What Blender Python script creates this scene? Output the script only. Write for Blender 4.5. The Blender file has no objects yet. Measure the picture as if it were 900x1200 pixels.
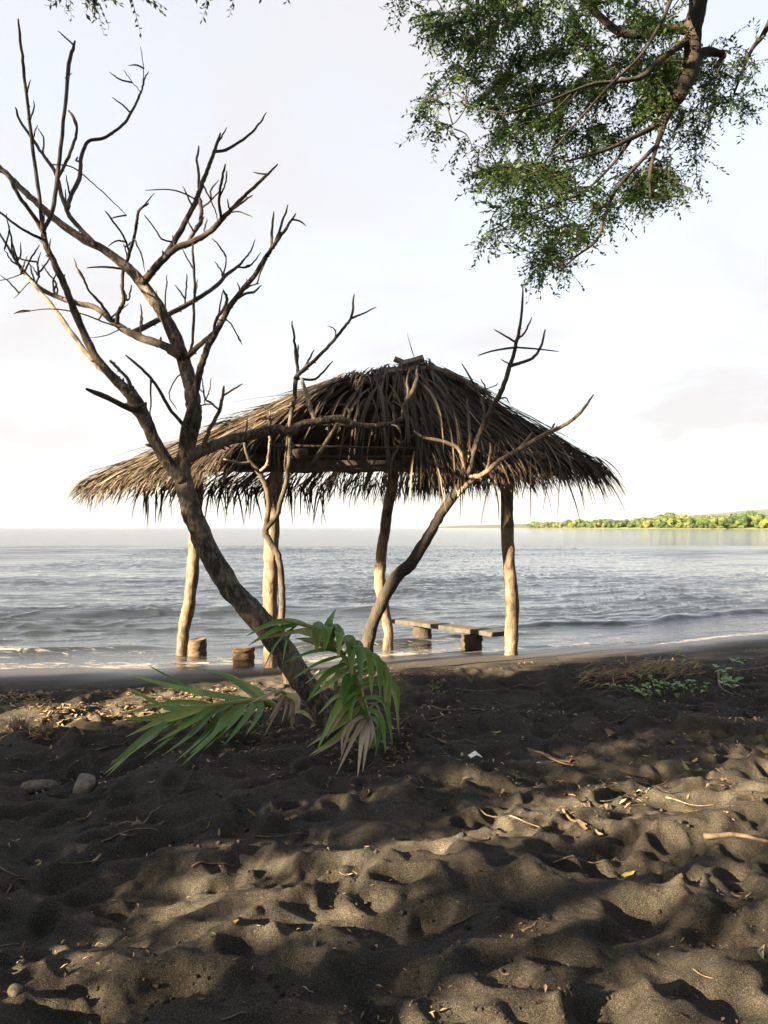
import bpy, math, random
import numpy as np
from mathutils import Vector, Matrix

R = math.radians
rng = np.random.default_rng(7)
random.seed(7)
S = bpy.context.scene
C = S.collection

# ------------------------------------------------------------------ camera
CAM = Vector((0.0, 0.0, 1.5))
PITCH = math.atan(18 / 900.0)
cam_d = bpy.data.cameras.new("camera")
cam = bpy.data.objects.new("camera", cam_d)
C.objects.link(cam)
cam.location = CAM
cam.rotation_euler = (R(90) + PITCH, 0, 0)
cam_d.sensor_fit = 'VERTICAL'
cam_d.sensor_height = 24.0
cam_d.lens = 24.0 * 900 / 1200
cam_d.clip_start = 0.05
cam_d.clip_end = 30000
S.camera = cam

# ------------------------------------------------------------------ light
SUN_EL = R(18)
SD = Vector((-0.85, -0.53, 0)).normalized()          # horizontal direction towards the sun
S.view_settings.view_transform = 'Standard'
S.view_settings.look = 'None'
S.view_settings.gamma = 1.0
S.view_settings.use_curve_mapping = False
S.view_settings.exposure = 3.6
SKY_STRENGTH = 0.05
SUN_STRENGTH = 5.0

world = bpy.data.worlds.new("World")
S.world = world
world.use_nodes = True
wn, wl = world.node_tree.nodes, world.node_tree.links
wn.clear()
w_out = wn.new('ShaderNodeOutputWorld')
w_bg = wn.new('ShaderNodeBackground')
w_bg.inputs['Strength'].default_value = SKY_STRENGTH
w_sky = wn.new('ShaderNodeTexSky')
w_sky.sky_type = 'NISHITA'
w_sky.sun_disc = False
w_sky.sun_elevation = SUN_EL
w_sky.sun_rotation = math.atan2(SD.x, SD.y)
w_sky.air_density = 1.2
w_sky.dust_density = 1.0
w_tc = wn.new('ShaderNodeTexCoord')
w_sep = wn.new('ShaderNodeSeparateXYZ')
wl.new(w_tc.outputs['Generated'], w_sep.inputs[0])
def wmath(op, a, b=None):
    n = wn.new('ShaderNodeMath'); n.operation = op
    for i, v in enumerate((a, b)):
        if v is None: continue
        if isinstance(v, (int, float)): n.inputs[i].default_value = v
        else: wl.new(v, n.inputs[i])
    return n.outputs[0]
zc = wmath('ADD', wmath('MAXIMUM', w_sep.outputs['Z'], 0.0), 0.28)
w_cmb = wn.new('ShaderNodeCombineXYZ')
wl.new(wmath('DIVIDE', w_sep.outputs['X'], zc), w_cmb.inputs[0])
wl.new(wmath('DIVIDE', w_sep.outputs['Y'], zc), w_cmb.inputs[1])
w_no = wn.new('ShaderNodeTexNoise')
w_no.inputs['Scale'].default_value = 1.5
w_no.inputs['Detail'].default_value = 8
w_no.inputs['Roughness'].default_value = 0.55
w_no.inputs['Distortion'].default_value = 0.4
wl.new(w_cmb.outputs[0], w_no.inputs['Vector'])
w_rmp = wn.new('ShaderNodeValToRGB')
w_rmp.color_ramp.elements[0].position = 0.38
w_rmp.color_ramp.elements[0].color = (0.78, 0.78, 0.78, 1)
w_rmp.color_ramp.elements[1].position = 0.62
w_rmp.color_ramp.elements[1].color = (1, 1, 1, 1)
wl.new(w_no.outputs['Fac'], w_rmp.inputs[0])
w_mix = wn.new('ShaderNodeMix'); w_mix.data_type = 'RGBA'
hzn = wmath('MAXIMUM', w_rmp.outputs[0], wmath('SUBTRACT', 1.0, wmath('MULTIPLY', w_sep.outputs['Z'], 2.6)))   # cloud thickens into haze at the horizon
wl.new(wmath('MINIMUM', hzn, 1.0), w_mix.inputs[0])
wl.new(w_sky.outputs[0], w_mix.inputs[6])
w_mix.inputs[7].default_value = (1.46, 1.425, 1.46, 1)     # thin bright cloud
wl.new(w_mix.outputs[2], w_bg.inputs['Color'])
wl.new(w_bg.outputs[0], w_out.inputs[0])

sun_d = bpy.data.lights.new("sun", 'SUN')
sun_d.energy = SUN_STRENGTH
sun_d.angle = R(0.45)
sun_d.color = (1.0, 0.75, 0.44)
sun = bpy.data.objects.new("sun", sun_d)
C.objects.link(sun)
to_sun = Vector((SD.x * math.cos(SUN_EL), SD.y * math.cos(SUN_EL), math.sin(SUN_EL)))
sun.rotation_euler = to_sun.to_track_quat('Z', 'Y').to_euler()
sun.location = to_sun * 60

# ------------------------------------------------------------------ helpers
def P(px, py, Y):
    """world point seen at photograph position (px, py) at distance Y along the ground"""
    cx, cy = (px - 450) / 900.0, (600 - py) / 900.0
    c, s = math.cos(PITCH), math.sin(PITCH)
    dy, dz = c - cy * s, s + cy * c
    k = Y / dy
    return Vector((cx * k, Y, 1.5 + dz * k))

def tag(o, label=None, cat=None, group=None, kind=None):
    if label: o["label"] = label
    if cat: o["category"] = cat
    if group: o["group"] = group
    if kind: o["kind"] = kind
    return o

def empty(name, loc, label, cat, group=None):
    o = bpy.data.objects.new(name, None)
    o.empty_display_size = 0.1
    o.location = loc
    C.objects.link(o)
    return tag(o, label, cat, group)

def mesh(name, V, F, mat=None, smooth=True, tone=None, attrs=None):
    me = bpy.data.meshes.new(name)
    V = np.asarray(V, dtype=np.float32)
    if isinstance(F, np.ndarray):
        n, k = F.shape
        me.vertices.add(len(V)); me.vertices.foreach_set('co', V.ravel())
        me.loops.add(n * k); me.loops.foreach_set('vertex_index', F.ravel().astype(np.int32))
        me.polygons.add(n)
        me.polygons.foreach_set('loop_start', (np.arange(n) * k).astype(np.int32))
        me.polygons.foreach_set('loop_total', np.full(n, k, np.int32))
        me.update(calc_edges=True)
    else:
        me.from_pydata([tuple(map(float, v)) for v in V], [], [tuple(int(i) for i in f) for f in F])
        me.update()
    if smooth:
        me.polygons.foreach_set('use_smooth', np.ones(len(me.polygons), bool))
    if tone is not None:
        a = me.attributes.new('tone', 'FLOAT', 'POINT'); a.data.foreach_set('value', np.asarray(tone, np.float32))
    for k, v in (attrs or {}).items():
        a = me.attributes.new(k, 'FLOAT', 'POINT'); a.data.foreach_set('value', np.asarray(v, np.float32))
    if mat: me.materials.append(mat)
    return me

def obj(name, me, parent=None, loc=None, rot=None, scale=None):
    o = bpy.data.objects.new(name, me)
    C.objects.link(o)
    if parent: o.parent = parent
    if loc is not None: o.location = loc
    if rot is not None: o.rotation_euler = rot
    if scale is not None: o.scale = scale if hasattr(scale, '__len__') else (scale,) * 3
    return o

class MB:
    def __init__(s): s.v, s.f, s.t, s.n = [], [], [], 0
    def add(s, V, F, tone=0.5):
        V = np.asarray(V, float)
        s.v.append(V); s.f += [tuple(i + s.n for i in f) for f in F]
        s.t.append(np.full(len(V), tone)); s.n += len(V)
    def mesh(s, name, mat, base=(0, 0, 0), smooth=True):
        V = np.concatenate(s.v) - np.array(base)
        return mesh(name, V, s.f, mat, smooth, np.concatenate(s.t))

def hash2(ix, iy, seed):
    h = (ix.astype(np.int64) * 374761393 + iy.astype(np.int64) * 668265263 + seed * 1442695041) & 0x7fffffff
    h = ((h ^ (h >> 13)) * 1274126177) & 0x7fffffff
    return ((h ^ (h >> 16)) & 0xffff) / 65535.0
def vnoise(x, y, seed=0):
    ix, iy = np.floor(x), np.floor(y)
    fx, fy = x - ix, y - iy
    fx = fx * fx * fx * (fx * (fx * 6 - 15) + 10); fy = fy * fy * fy * (fy * (fy * 6 - 15) + 10)
    a, b = hash2(ix, iy, seed), hash2(ix + 1, iy, seed)
    c, d = hash2(ix, iy + 1, seed), hash2(ix + 1, iy + 1, seed)
    return (a + (b - a) * fx) * (1 - fy) + (c + (d - c) * fx) * fy - 0.5
def fbm(x, y, oct=4, seed=0, gain=0.5):
    o, a = 0, 1.0
    for i in range(oct):
        o = o + a * vnoise(x + i * 17.3, y - i * 9.1, seed + i); x, y, a = x * 2.03, y * 2.03, a * gain
    return o
def sstep(x, a, b):
    t = np.clip((x - a) / (b - a), 0, 1); return t * t * (3 - 2 * t)

def spline(pts, per=6):
    """Catmull-Rom through rows of pts"""
    p = np.asarray(pts, float)
    if len(p) < 3: 
        t = np.linspace(0, 1, per + 1)[:, None]; return p[0] * (1 - t) + p[-1] * t
    q = np.vstack([2 * p[0] - p[1], p, 2 * p[-1] - p[-2]])
    out = []
    for i in range(1, len(q) - 2):
        for t in np.linspace(0, 1, per, endpoint=False):
            a, b, c, d = q[i - 1], q[i], q[i + 1], q[i + 2]
            out.append(0.5 * (2 * b + (c - a) * t + (2 * a - 5 * b + 4 * c - d) * t * t + (3 * b - a - 3 * c + d) * t ** 3))
    out.append(p[-1])
    return np.array(out)

def tube(pts, rad, sides=8, rough=0.0, seed=0, cap=True, round_tip=False):
    """tube along pts (n,3) with radii (n)"""
    p = np.asarray(pts, float); n = len(p); rad = np.asarray(rad, float)
    tg = np.gradient(p, axis=0); tg /= np.linalg.norm(tg, axis=1)[:, None] + 1e-9
    ref = np.array([0.31, 0.83, 0.47]); 
    u = np.cross(tg[0], ref); u /= np.linalg.norm(u)
    V = []; rs = np.random.default_rng(seed)
    ang = np.linspace(0, 2 * np.pi, sides, endpoint=False)
    L = np.concatenate([[0], np.cumsum(np.linalg.norm(np.diff(p, axis=0), axis=1))])
    for i in range(n):
        u = u - tg[i] * np.dot(u, tg[i]); u /= np.linalg.norm(u) + 1e-9
        w = np.cross(tg[i], u)
        r = np.full(sides, rad[i])
        if rough:
            r = r * (1 + rough * 2 * vnoise(np.cos(ang) * 1.3 + L[i] * 9 + seed, np.sin(ang) * 1.3 + L[i] * 3, seed % 50)
                       + rough * (rs.random(sides) - 0.5) * 0.6)
        V.append(p[i] + (np.cos(ang) * r)[:, None] * u + (np.sin(ang) * r)[:, None] * w)
    V = np.vstack(V); F = []
    for i in range(n - 1):
        for k in range(sides):
            a, b = i * sides + k, i * sides + (k + 1) % sides
            F.append((a, b, b + sides, a + sides))
    if cap:
        F.append(tuple(range(sides))[::-1]); F.append(tuple(range((n - 1) * sides, n * sides)))
    return V, F

def ribbon(pts, width, fold=0.25, up=(0, 0, 1), twist=0.0, base_w=0.35, peak=0.3):
    """folded leaf blade along pts: a shallow V in section, tapering to its tip"""
    p = np.asarray(pts, float); n = len(p)
    tg = np.gradient(p, axis=0); tg /= np.linalg.norm(tg, axis=1)[:, None] + 1e-9
    t = np.linspace(0, 1, n)
    w = np.where(t < peak, base_w + (1 - base_w) * np.sin(t / peak * np.pi / 2), np.clip((1 - t) / (1 - peak), 0, 1) ** 0.75) * width * 0.5 + 0.0006
    up = np.asarray(up, float)
    V = []
    for i in range(n):
        s = np.cross(tg[i], up)
        if np.linalg.norm(s) < 0.05: s = np.cross(tg[i], [0.4, 0.9, 0.1])
        s /= np.linalg.norm(s); nn = np.cross(s, tg[i])
        a = twist * t[i]; s, nn = s * math.cos(a) + nn * math.sin(a), nn * math.cos(a) - s * math.sin(a)
        V += [p[i] - s * w[i] + nn * w[i] * fold, p[i], p[i] + s * w[i] + nn * w[i] * fold]
    F = []
    for i in range(n - 1):
        a = 3 * i
        F += [(a, a + 1, a + 4, a + 3), (a + 1, a + 2, a + 5, a + 4)]
    return np.array(V), F

# ------------------------------------------------------------------ materials
def material(name):
    m = bpy.data.materials.new(name); m.use_nodes = True
    nt = m.node_tree; b = nt.nodes.get('Principled BSDF')
    return m, nt.nodes, nt.links, b
def node(nodes, typ, **kw):
    n = nodes.new(typ)
    for k, v in kw.items(): setattr(n, k, v)
    return n
def ramp(nodes, links, src, stops):
    r = nodes.new('ShaderNodeValToRGB')
    e = r.color_ramp.elements
    while len(e) < len(stops): e.new(0.5)
    for el, (p, c) in zip(e, stops):
        el.position = p; el.color = (*c, 1) if len(c) == 3 else c
    links.new(src, r.inputs[0]); return r.outputs[0]
def noise(nodes, links, scale, detail=4, rough=0.55, vec=None, dist=0.0):
    n = nodes.new('ShaderNodeTexNoise')
    n.inputs['Scale'].default_value = scale; n.inputs['Detail'].default_value = detail
    n.inputs['Roughness'].default_value = rough; n.inputs['Distortion'].default_value = dist
    if vec is not None: links.new(vec, n.inputs['Vector'])
    return n.outputs['Fac']
def mapped(nodes, links, scale=(1, 1, 1), coord='Object'):
    tc = nodes.new('ShaderNodeTexCoord'); mp = nodes.new('ShaderNodeMapping')
    mp.inputs['Scale'].default_value = scale
    links.new(tc.outputs[coord], mp.inputs[0]); return mp.outputs[0]
def mixc(nodes, links, fac, a, b, mode='MIX'):
    m = nodes.new('ShaderNodeMix'); m.data_type = 'RGBA'; m.blend_type = mode
    for i, v in ((0, fac), (6, a), (7, b)):
        if isinstance(v, (int, float)): m.inputs[i].default_value = v
        elif isinstance(v, tuple): m.inputs[i].default_value = (*v, 1)
        else: links.new(v, m.inputs[i])
    return m.outputs[2]
def bump(nodes, links, h, strength, dist=0.01, nrm=None):
    b = nodes.new('ShaderNodeBump'); b.inputs['Strength'].default_value = strength
    b.inputs['Distance'].default_value = dist; links.new(h, b.inputs['Height'])
    if nrm is not None: links.new(nrm, b.inputs['Normal'])
    return b.outputs[0]
def attr(nodes, name):
    a = nodes.new('ShaderNodeAttribute'); a.attribute_name = name; return a.outputs['Fac']

def mat_sand():
    m, n, l, b = material('black_sand')
    v = mapped(n, l)
    big = noise(n, l, 2.2, 5, 0.6, v)
    dry = ramp(n, l, big, [(0.3, (0.037, 0.036, 0.0345)), (0.7, (0.060, 0.0555, 0.050))])
    vor = n.new('ShaderNodeTexVoronoi'); vor.inputs['Scale'].default_value = 470; l.new(v, vor.inputs['Vector'])
    sp = n.new('ShaderNodeSeparateColor'); l.new(vor.outputs['Color'], sp.inputs[0])
    grain = ramp(n, l, sp.outputs[0], [(0.0, (0.35, 0.35, 0.36)), (0.5, (0.8, 0.8, 0.8)), (0.85, (1.4, 1.38, 1.34)), (0.98, (2.0, 1.95, 1.85)), (1.0, (2.6, 2.5, 2.4))])
    col = mixc(n, l, 1.0, dry, grain, 'MULTIPLY')
    b.inputs['Specular IOR Level'].default_value = 0.08
    wet = attr(n, 'wet')
    ms = n.new('ShaderNodeMapRange'); l.new(wet, ms.inputs[0]); ms.inputs[3].default_value = 0.06; ms.inputs[4].default_value = 0.5; l.new(ms.outputs[0], b.inputs['Specular IOR Level'])
    col = mixc(n, l, wet, col, (0.024, 0.023, 0.024))
    l.new(col, b.inputs['Base Color'])
    mr = n.new('ShaderNodeMapRange'); l.new(wet, mr.inputs[0])
    mr.inputs[3].default_value = 0.92; mr.inputs[4].default_value = 0.36
    l.new(mr.outputs[0], b.inputs['Roughness'])
    fine = noise(n, l, 170, 4, 0.75, v); med = noise(n, l, 38, 4, 0.6, v)
    n1 = bump(n, l, med, 0.6, 0.012); n2 = bump(n, l, fine, 1.0, 0.006, n1)
    inv = n.new('ShaderNodeMath'); inv.operation = 'MULTIPLY_ADD'; l.new(wet, inv.inputs[0]); inv.inputs[1].default_value = -0.85; inv.inputs[2].default_value = 1.0
    for nd in list(n):
        if nd.type == 'BUMP':
            mu = n.new('ShaderNodeMath'); mu.operation = 'MULTIPLY'; l.new(inv.outputs[0], mu.inputs[0]); mu.inputs[1].default_value = nd.inputs['Strength'].default_value
            l.new(mu.outputs[0], nd.inputs['Strength'])
    l.new(n2, b.inputs['Normal'])
    return m

def mat_water():
    m, n, l, b = material('lake_water')
    b.inputs['IOR'].default_value = 1.33
    foam = attr(n, 'foam'); v = mapped(n, l)
    fn = noise(n, l, 4.2, 8, 0.7, mapped(n, l, (0.7, 1.9, 1)), 1.2)
    th = n.new('ShaderNodeMath'); th.operation = 'ADD'; l.new(foam, th.inputs[0]); l.new(fn, th.inputs[1])
    mask = ramp(n, l, th.outputs[0], [(0.0, (0, 0, 0)), (0.84, (0, 0, 0)), (1.0, (1, 1, 1))])
    sh = attr(n, 'shallow')
    body = mixc(n, l, sh, (0.013, 0.019, 0.027), (0.018, 0.021, 0.024))
    col = mixc(n, l, mask, body, (0.26, 0.26, 0.26))
    l.new(col, b.inputs['Base Color'])
    ro = n.new('ShaderNodeMapRange'); l.new(attr(n, 'open'), ro.inputs[0]); ro.inputs[3].default_value = 0.05; ro.inputs[4].default_value = 0.13
    rm = n.new('ShaderNodeMath'); rm.operation = 'MAXIMUM'; l.new(ro.outputs[0], rm.inputs[0]); l.new(ramp(n, l, mask, [(0, (0.05,) * 3), (1, (0.75,) * 3)]), rm.inputs[1])
    l.new(rm.outputs[0], b.inputs['Roughness'])
    h1 = noise(n, l, 0.55, 8, 0.66, mapped(n, l, (0.5, 1.9, 1)), 0.3)
    h2 = noise(n, l, 5.5, 4, 0.6, mapped(n, l, (0.6, 1.5, 1)))
    n1 = bump(n, l, h1, 0.8, 0.55); n2 = bump(n, l, h2, 0.4, 0.022, n1)
    op = attr(n, 'open'); b1 = [nd for nd in n if nd.type == 'BUMP'][0]; mo = n.new('ShaderNodeMapRange'); l.new(op, mo.inputs[0])
    mo.inputs[3].default_value = 0.07; mo.inputs[4].default_value = 1.0; l.new(mo.outputs[0], b1.inputs['Strength'])
    l.new(n2, b.inputs['Normal'])
    return m

def mat_bark(name, c0, c1, c2, scale=14, stretch=0.25, bumps=0.7, tip=None):
    m, n, l, b = material(name)
    v = mapped(n, l, (1, 1, stretch))
    a = noise(n, l, scale, 7, 0.65, v, 0.4); big = noise(n, l, 3.2, 4, 0.6, mapped(n, l))
    c = ramp(n, l, a, [(0.36, c0), (0.5, c1), (0.66, c2)])
    c = mixc(n, l, ramp(n, l, big, [(0.5, (0, 0, 0)), (0.62, (0.55,) * 3)]), c, c2)
    l.new(c, b.inputs['Base Color']); b.inputs['Roughness'].default_value = 0.85
    fine = noise(n, l, scale * 5, 5, 0.7, v)
    l.new(bump(n, l, fine, bumps * 0.8, 0.006, bump(n, l, a, bumps, 0.03)), b.inputs['Normal'])
    return m

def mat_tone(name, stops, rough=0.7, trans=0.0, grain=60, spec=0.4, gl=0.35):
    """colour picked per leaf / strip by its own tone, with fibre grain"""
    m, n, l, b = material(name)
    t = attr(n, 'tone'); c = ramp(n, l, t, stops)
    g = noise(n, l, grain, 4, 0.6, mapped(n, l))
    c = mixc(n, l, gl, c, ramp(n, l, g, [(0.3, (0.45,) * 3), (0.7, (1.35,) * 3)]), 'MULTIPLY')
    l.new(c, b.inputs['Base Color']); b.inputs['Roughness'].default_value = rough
    b.inputs['Specular IOR Level'].default_value = spec
    if trans:
        tr = n.new('ShaderNodeBsdfTranslucent'); l.new(c, tr.inputs[0])
        mx = n.new('ShaderNodeMixShader'); mx.inputs[0].default_value = trans
        l.new(b.outputs[0], mx.inputs[1]); l.new(tr.outputs[0], mx.inputs[2])
        l.new(mx.outputs[0], n.get('Material Output').inputs[0])
    return m

def mat_objrand(name, stops, rough=0.8, trans=0.0, grain=20, gl=0.4):
    m = mat_tone(name, stops, rough, trans, grain, 0.3, gl)
    n, l = m.node_tree.nodes, m.node_tree.links
    oi = n.new('ShaderNodeObjectInfo')
    for nd in n:
        if nd.type == 'VALTORGB':
            for lk in list(l):
                if lk.to_node == nd and lk.from_node.type == 'ATTRIBUTE':
                    l.remove(lk); l.new(oi.outputs['Random'], nd.inputs[0])
    return m

M_SAND = mat_sand()
M_WATER = mat_water()
M_TRUNK = mat_bark('grey_bark', (0.009, 0.007, 0.006), (0.033, 0.026, 0.020), (0.19, 0.155, 0.12), 34, 0.45, 1.0)
M_LIMB = mat_bark('limb_bark', (0.016, 0.013, 0.011), (0.036, 0.028, 0.022), (0.07, 0.055, 0.042), 26, 0.5, 0.6)
M_DEAD = mat_bark('bleached_wood', (0.06, 0.048, 0.038), (0.12, 0.095, 0.07), (0.20, 0.16, 0.12), 30, 0.4, 0.5)
M_DARK = mat_bark('dark_bark', (0.008, 0.0065, 0.0055), (0.016, 0.0125, 0.010), (0.03, 0.023, 0.019), 18, 0.4, 0.8)
M_POST = mat_bark('peeled_post_wood', (0.015, 0.010, 0.007), (0.068, 0.047, 0.031), (0.16, 0.125, 0.09), 15, 0.3, 0.6)
M_BEAM = mat_bark('old_shaded_timber', (0.010, 0.0075, 0.006), (0.024, 0.017, 0.013), (0.045, 0.032, 0.024), 20, 0.3, 0.6)  # beam colour darkened to stand for the shade under the roof
M_STUMP = mat_bark('palm_log_bark', (0.02, 0.013, 0.009), (0.06, 0.038, 0.022), (0.13, 0.085, 0.05), 9, 4.0, 1.0)
M_PLANK = mat_bark('weathered_shaded_plank', (0.010, 0.010, 0.009), (0.024, 0.024, 0.021), (0.045, 0.044, 0.038), 12, 0.6, 0.5)  # grey plank, made darker to stand for the shade it lies in
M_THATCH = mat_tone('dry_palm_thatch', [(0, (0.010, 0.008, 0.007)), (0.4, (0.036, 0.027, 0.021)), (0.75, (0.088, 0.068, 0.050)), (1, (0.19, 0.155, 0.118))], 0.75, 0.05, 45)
M_LEAF = mat_tone('tree_leaf', [(0, (0.018, 0.050, 0.016)), (0.5, (0.038, 0.092, 0.022)), (1, (0.095, 0.155, 0.03))], 0.45, 0.5, 30)
M_PALM = mat_tone('palm_leaf', [(0, (0.048, 0.12, 0.020)), (0.5, (0.10, 0.205, 0.030)), (0.8, (0.20, 0.27, 0.05)), (1, (0.28, 0.22, 0.10))], 0.36, 0.25, 25, 0.55, 0.25)
M_DRYLEAF = mat_objrand('fallen_leaf', [(0, (0.14, 0.085, 0.045)), (0.35, (0.27, 0.19, 0.11)), (0.7, (0.36, 0.29, 0.19)), (0.85, (0.34, 0.27, 0.07)), (0.92, (0.15, 0.20, 0.05)), (1, (0.45, 0.40, 0.33))], 0.7, 0.15)
M_LITTER = mat_tone('leaf_litter', [(0, (0.06, 0.038, 0.024)), (0.5, (0.17, 0.115, 0.065)), (0.85, (0.31, 0.23, 0.14)), (1, (0.45, 0.38, 0.28))], 0.8, 0.1)
M_STRAW = mat_tone('straw', [(0, (0.13, 0.085, 0.045)), (1, (0.40, 0.30, 0.16))], 0.75, 0.1)
M_DRYPALM = mat_tone('dried_palm_leaflet', [(0, (0.17, 0.125, 0.085)), (1, (0.40, 0.33, 0.25))], 0.75, 0.1)
M_STONE = mat_bark('tan_stone', (0.05, 0.042, 0.033), (0.10, 0.082, 0.062), (0.16, 0.13, 0.10), 18, 1, 0.7)
M_FARLEAF = mat_objrand('shore_foliage', [(0, (0.018, 0.040, 0.014)), (0.35, (0.034, 0.066, 0.018)), (0.7, (0.066, 0.092, 0.022)), (1, (0.095, 0.108, 0.028))], 0.8, 0.25, 0.15, 0.5)
M_SCRAP, _n, _l, _b = material('white_paper')
_b.inputs['Base Color'].default_value = (0.75, 0.75, 0.73, 1); _b.inputs['Roughness'].default_value = 0.6

# ------------------------------------------------------------------ beach
WZ = -0.20                                            # lake level
def y_shore(x):
    x = np.asarray(x, float); xc = np.clip(x, -8, 9)
    base = 10.07 + 0.267 * xc + 0.015 * xc * xc
    slope = 0.267 + 0.03 * xc
    return base + (x - xc) * slope + 0.10 * np.sin(x * 1.1 + 0.6) + 0.05 * np.sin(x * 2.7)
def inland(x, y): return (y_shore(x) - y) * 0.95
def base_h(x, y):
    s = inland(x, y)
    return np.where(s > 0, WZ + 0.2 * (1 - np.exp(-np.maximum(s, 0) / 1.6)), WZ + np.maximum(0.11 * s, -1.6))

def axis(segs):
    out = []
    for a, b, d in segs: out += list(np.arange(a, b - 1e-6, d))
    return np.array(out + [segs[-1][1]])
XS = axis([(-140, -20, 10), (-20, -6, 0.5), (-6, -3, 0.045), (-3, -1.4, 0.016), (-1.4, 1.4, 0.0125), (1.4, 3, 0.016), (3, 6, 0.045), (6, 20, 0.5), (20, 140, 10)])
YS = axis([(-120, -20, 8), (-20, 0, 0.5), (0, 1.6, 0.06), (1.6, 4.6, 0.0115), (4.6, 8.2, 0.018), (8.2, 12.5, 0.05), (12.5, 18, 0.4), (18, 60, 4)])
GX, GY = np.meshgrid(XS, YS)
H = base_h(GX, GY)
sea = inland(GX, GY)
roughm = sstep(sea, 1.2, 2.8) * sstep(GY, -3, 0.5)
D = 0.09 * fbm(GX * 0.9, GY * 1.5, 2, 3) + 0.085 * fbm(GX * 1.8 + 4, GY * 3.1, 3, 11, 0.45)
fp = np.zeros_like(H)
frs = np.random.default_rng(21)
for k in range(2300):
    small = k > 800                                    # older broad hollows first, fresh small prints over them
    x0, y0 = frs.uniform(-4.2, 4.6), 1.2 + 7.6 * frs.random() ** 1.15
    th = frs.uniform(0, math.pi) if frs.random() < 0.55 else frs.normal(0.25, 0.4)
    if small: a, bb, dep = frs.uniform(0.06, 0.13), frs.uniform(0.035, 0.062), frs.uniform(0.012, 0.042)
    else: a, bb, dep = frs.uniform(0.12, 0.22), frs.uniform(0.06, 0.105), frs.uniform(0.022, 0.085)
    i0, i1 = np.searchsorted(XS, [x0 - 0.55, x0 + 0.55]); j0, j1 = np.searchsorted(YS, [y0 - 0.55, y0 + 0.55])
    if i1 <= i0 or j1 <= j0: continue
    X, Y = GX[j0:j1, i0:i1] - x0, GY[j0:j1, i0:i1] - y0
    u = (X * math.cos(th) + Y * math.sin(th)) / a; v = (-X * math.sin(th) + Y * math.cos(th)) / bb
    r = np.sqrt(u * u + v * v) * (1 + 0.35 * vnoise(X * 14 + k, Y * 14, 5))
    st = -dep * 1.25 * np.exp(-(r / 1.0) ** (4.5 if small else 2.6)) + dep * (0.38 if small else 0.30) * np.exp(-((r - 1.45) / (0.36 if small else 0.55)) ** 2)
    sub = fp[j0:j1, i0:i1]
    wgt = np.exp(-(r / 1.5) ** 4)
    fp[j0:j1, i0:i1] = sub * (1 - (0.45 if small else 0.8) * wgt) + st
D = D + np.tanh(fp / 0.095) * 0.095 + 0.015 * fbm(GX * 8, GY * 11, 4, 31, 0.6) - 0.03 * np.abs(fbm(GX * 2.1 + 7, GY * 3.4, 3, 37)) * (0.4 + fbm(GX * 0.8, GY * 0.8, 2, 39))
H = H + D * roughm + 0.006 * (1 - roughm) * fbm(GX * 3, GY * 5, 3, 8)
wet = 1 - sstep(sea + 0.25 * fbm(GX * 1.5, GY * 1.5, 3, 77), 0.35, 1.75)
def grid_faces(ny, nx):
    i = np.arange(ny - 1)[:, None] * nx + np.arange(nx - 1)[None, :]
    return np.stack([i, i + 1, i + nx + 1, i + nx], -1).reshape(-1, 4)
beach = obj('beach', mesh('beach', np.stack([GX, GY, H], -1).reshape(-1, 3), grid_faces(len(YS), len(XS)), M_SAND, attrs={'wet': wet.ravel()}))
tag(beach, 'black volcanic sand beach trodden into mounds and footprints', 'beach', kind='structure')

def ground(x, y):
    i = int(np.clip(np.searchsorted(XS, x) - 1, 0, len(XS) - 2)); j = int(np.clip(np.searchsorted(YS, y) - 1, 0, len(YS) - 2))
    fx, fy = (x - XS[i]) / (XS[i + 1] - XS[i]), (y - YS[j]) / (YS[j + 1] - YS[j])
    return float((H[j, i] * (1 - fx) + H[j, i + 1] * fx) * (1 - fy) + (H[j + 1, i] * (1 - fx) + H[j + 1, i + 1] * fx) * fy)
def on_ground(px, py):
    """point of the beach seen at a photograph position"""
    Y = 900 * 1.5 / max(py - 618, 20)
    for _ in range(14):
        p = P(px, py, Y); g = ground(p.x, p.y)
        Y = Y + (p.z - g) * 0.7 * Y / 1.5
        Y = min(max(Y, 1.7), 14)
    p = P(px, py, Y); p.z = ground(p.x, p.y)
    return p

# ------------------------------------------------------------------ lake
wx = axis([(-9000, -1500, 1500), (-1500, -300, 200), (-300, -60, 30), (-60, -16, 2), (-16, -7, 0.15), (-7, 8, 0.05), (8, 16, 0.12), (16, 60, 2), (60, 300, 30), (300, 1500, 200), (1500, 9000, 1500)])
wy = axis([(5, 8.6, 0.4), (8.6, 16, 0.035), (16, 26, 0.07), (26, 60, 0.16), (60, 110, 0.4), (110, 400, 10), (400, 2000, 100), (2000, 5200, 800)])
WX, WY = np.meshgrid(wx, wy)
ws = inland(np.clip(WX, -60, 60), np.clip(WY, 0, 70))
off = -ws                                              # distance out from the shore
fade = 1 - sstep(WY, 55, 108)
grow = 0.15 + 0.85 * sstep(off, 0.3, 4.0)
def crest(x, y, seed, sharp):                          # thin-crested wavelets with broad flat troughs
    r = 1 - np.clip(np.abs(fbm(x, y, 2, seed)) * 3.2, 0, 1)
    return r ** sharp
patch = 0.45 + 1.1 * np.clip(vnoise(WX * 0.16, off * 0.22, 45) + 0.4, 0, 1)
wz = 0.035 * fbm(WX * 0.42 + WY * 0.1, off * 0.95, 2, 41) + patch * (0.046 * crest(WX * 0.55, off * 1.5, 47, 2.6) + 0.028 * crest(WX * 1.3, off * 3.4, 49, 2.0)) + 0.005 * fbm(WX * 4.2, off * 6.5, 3, 53)
wz = wz * grow * fade
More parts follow.
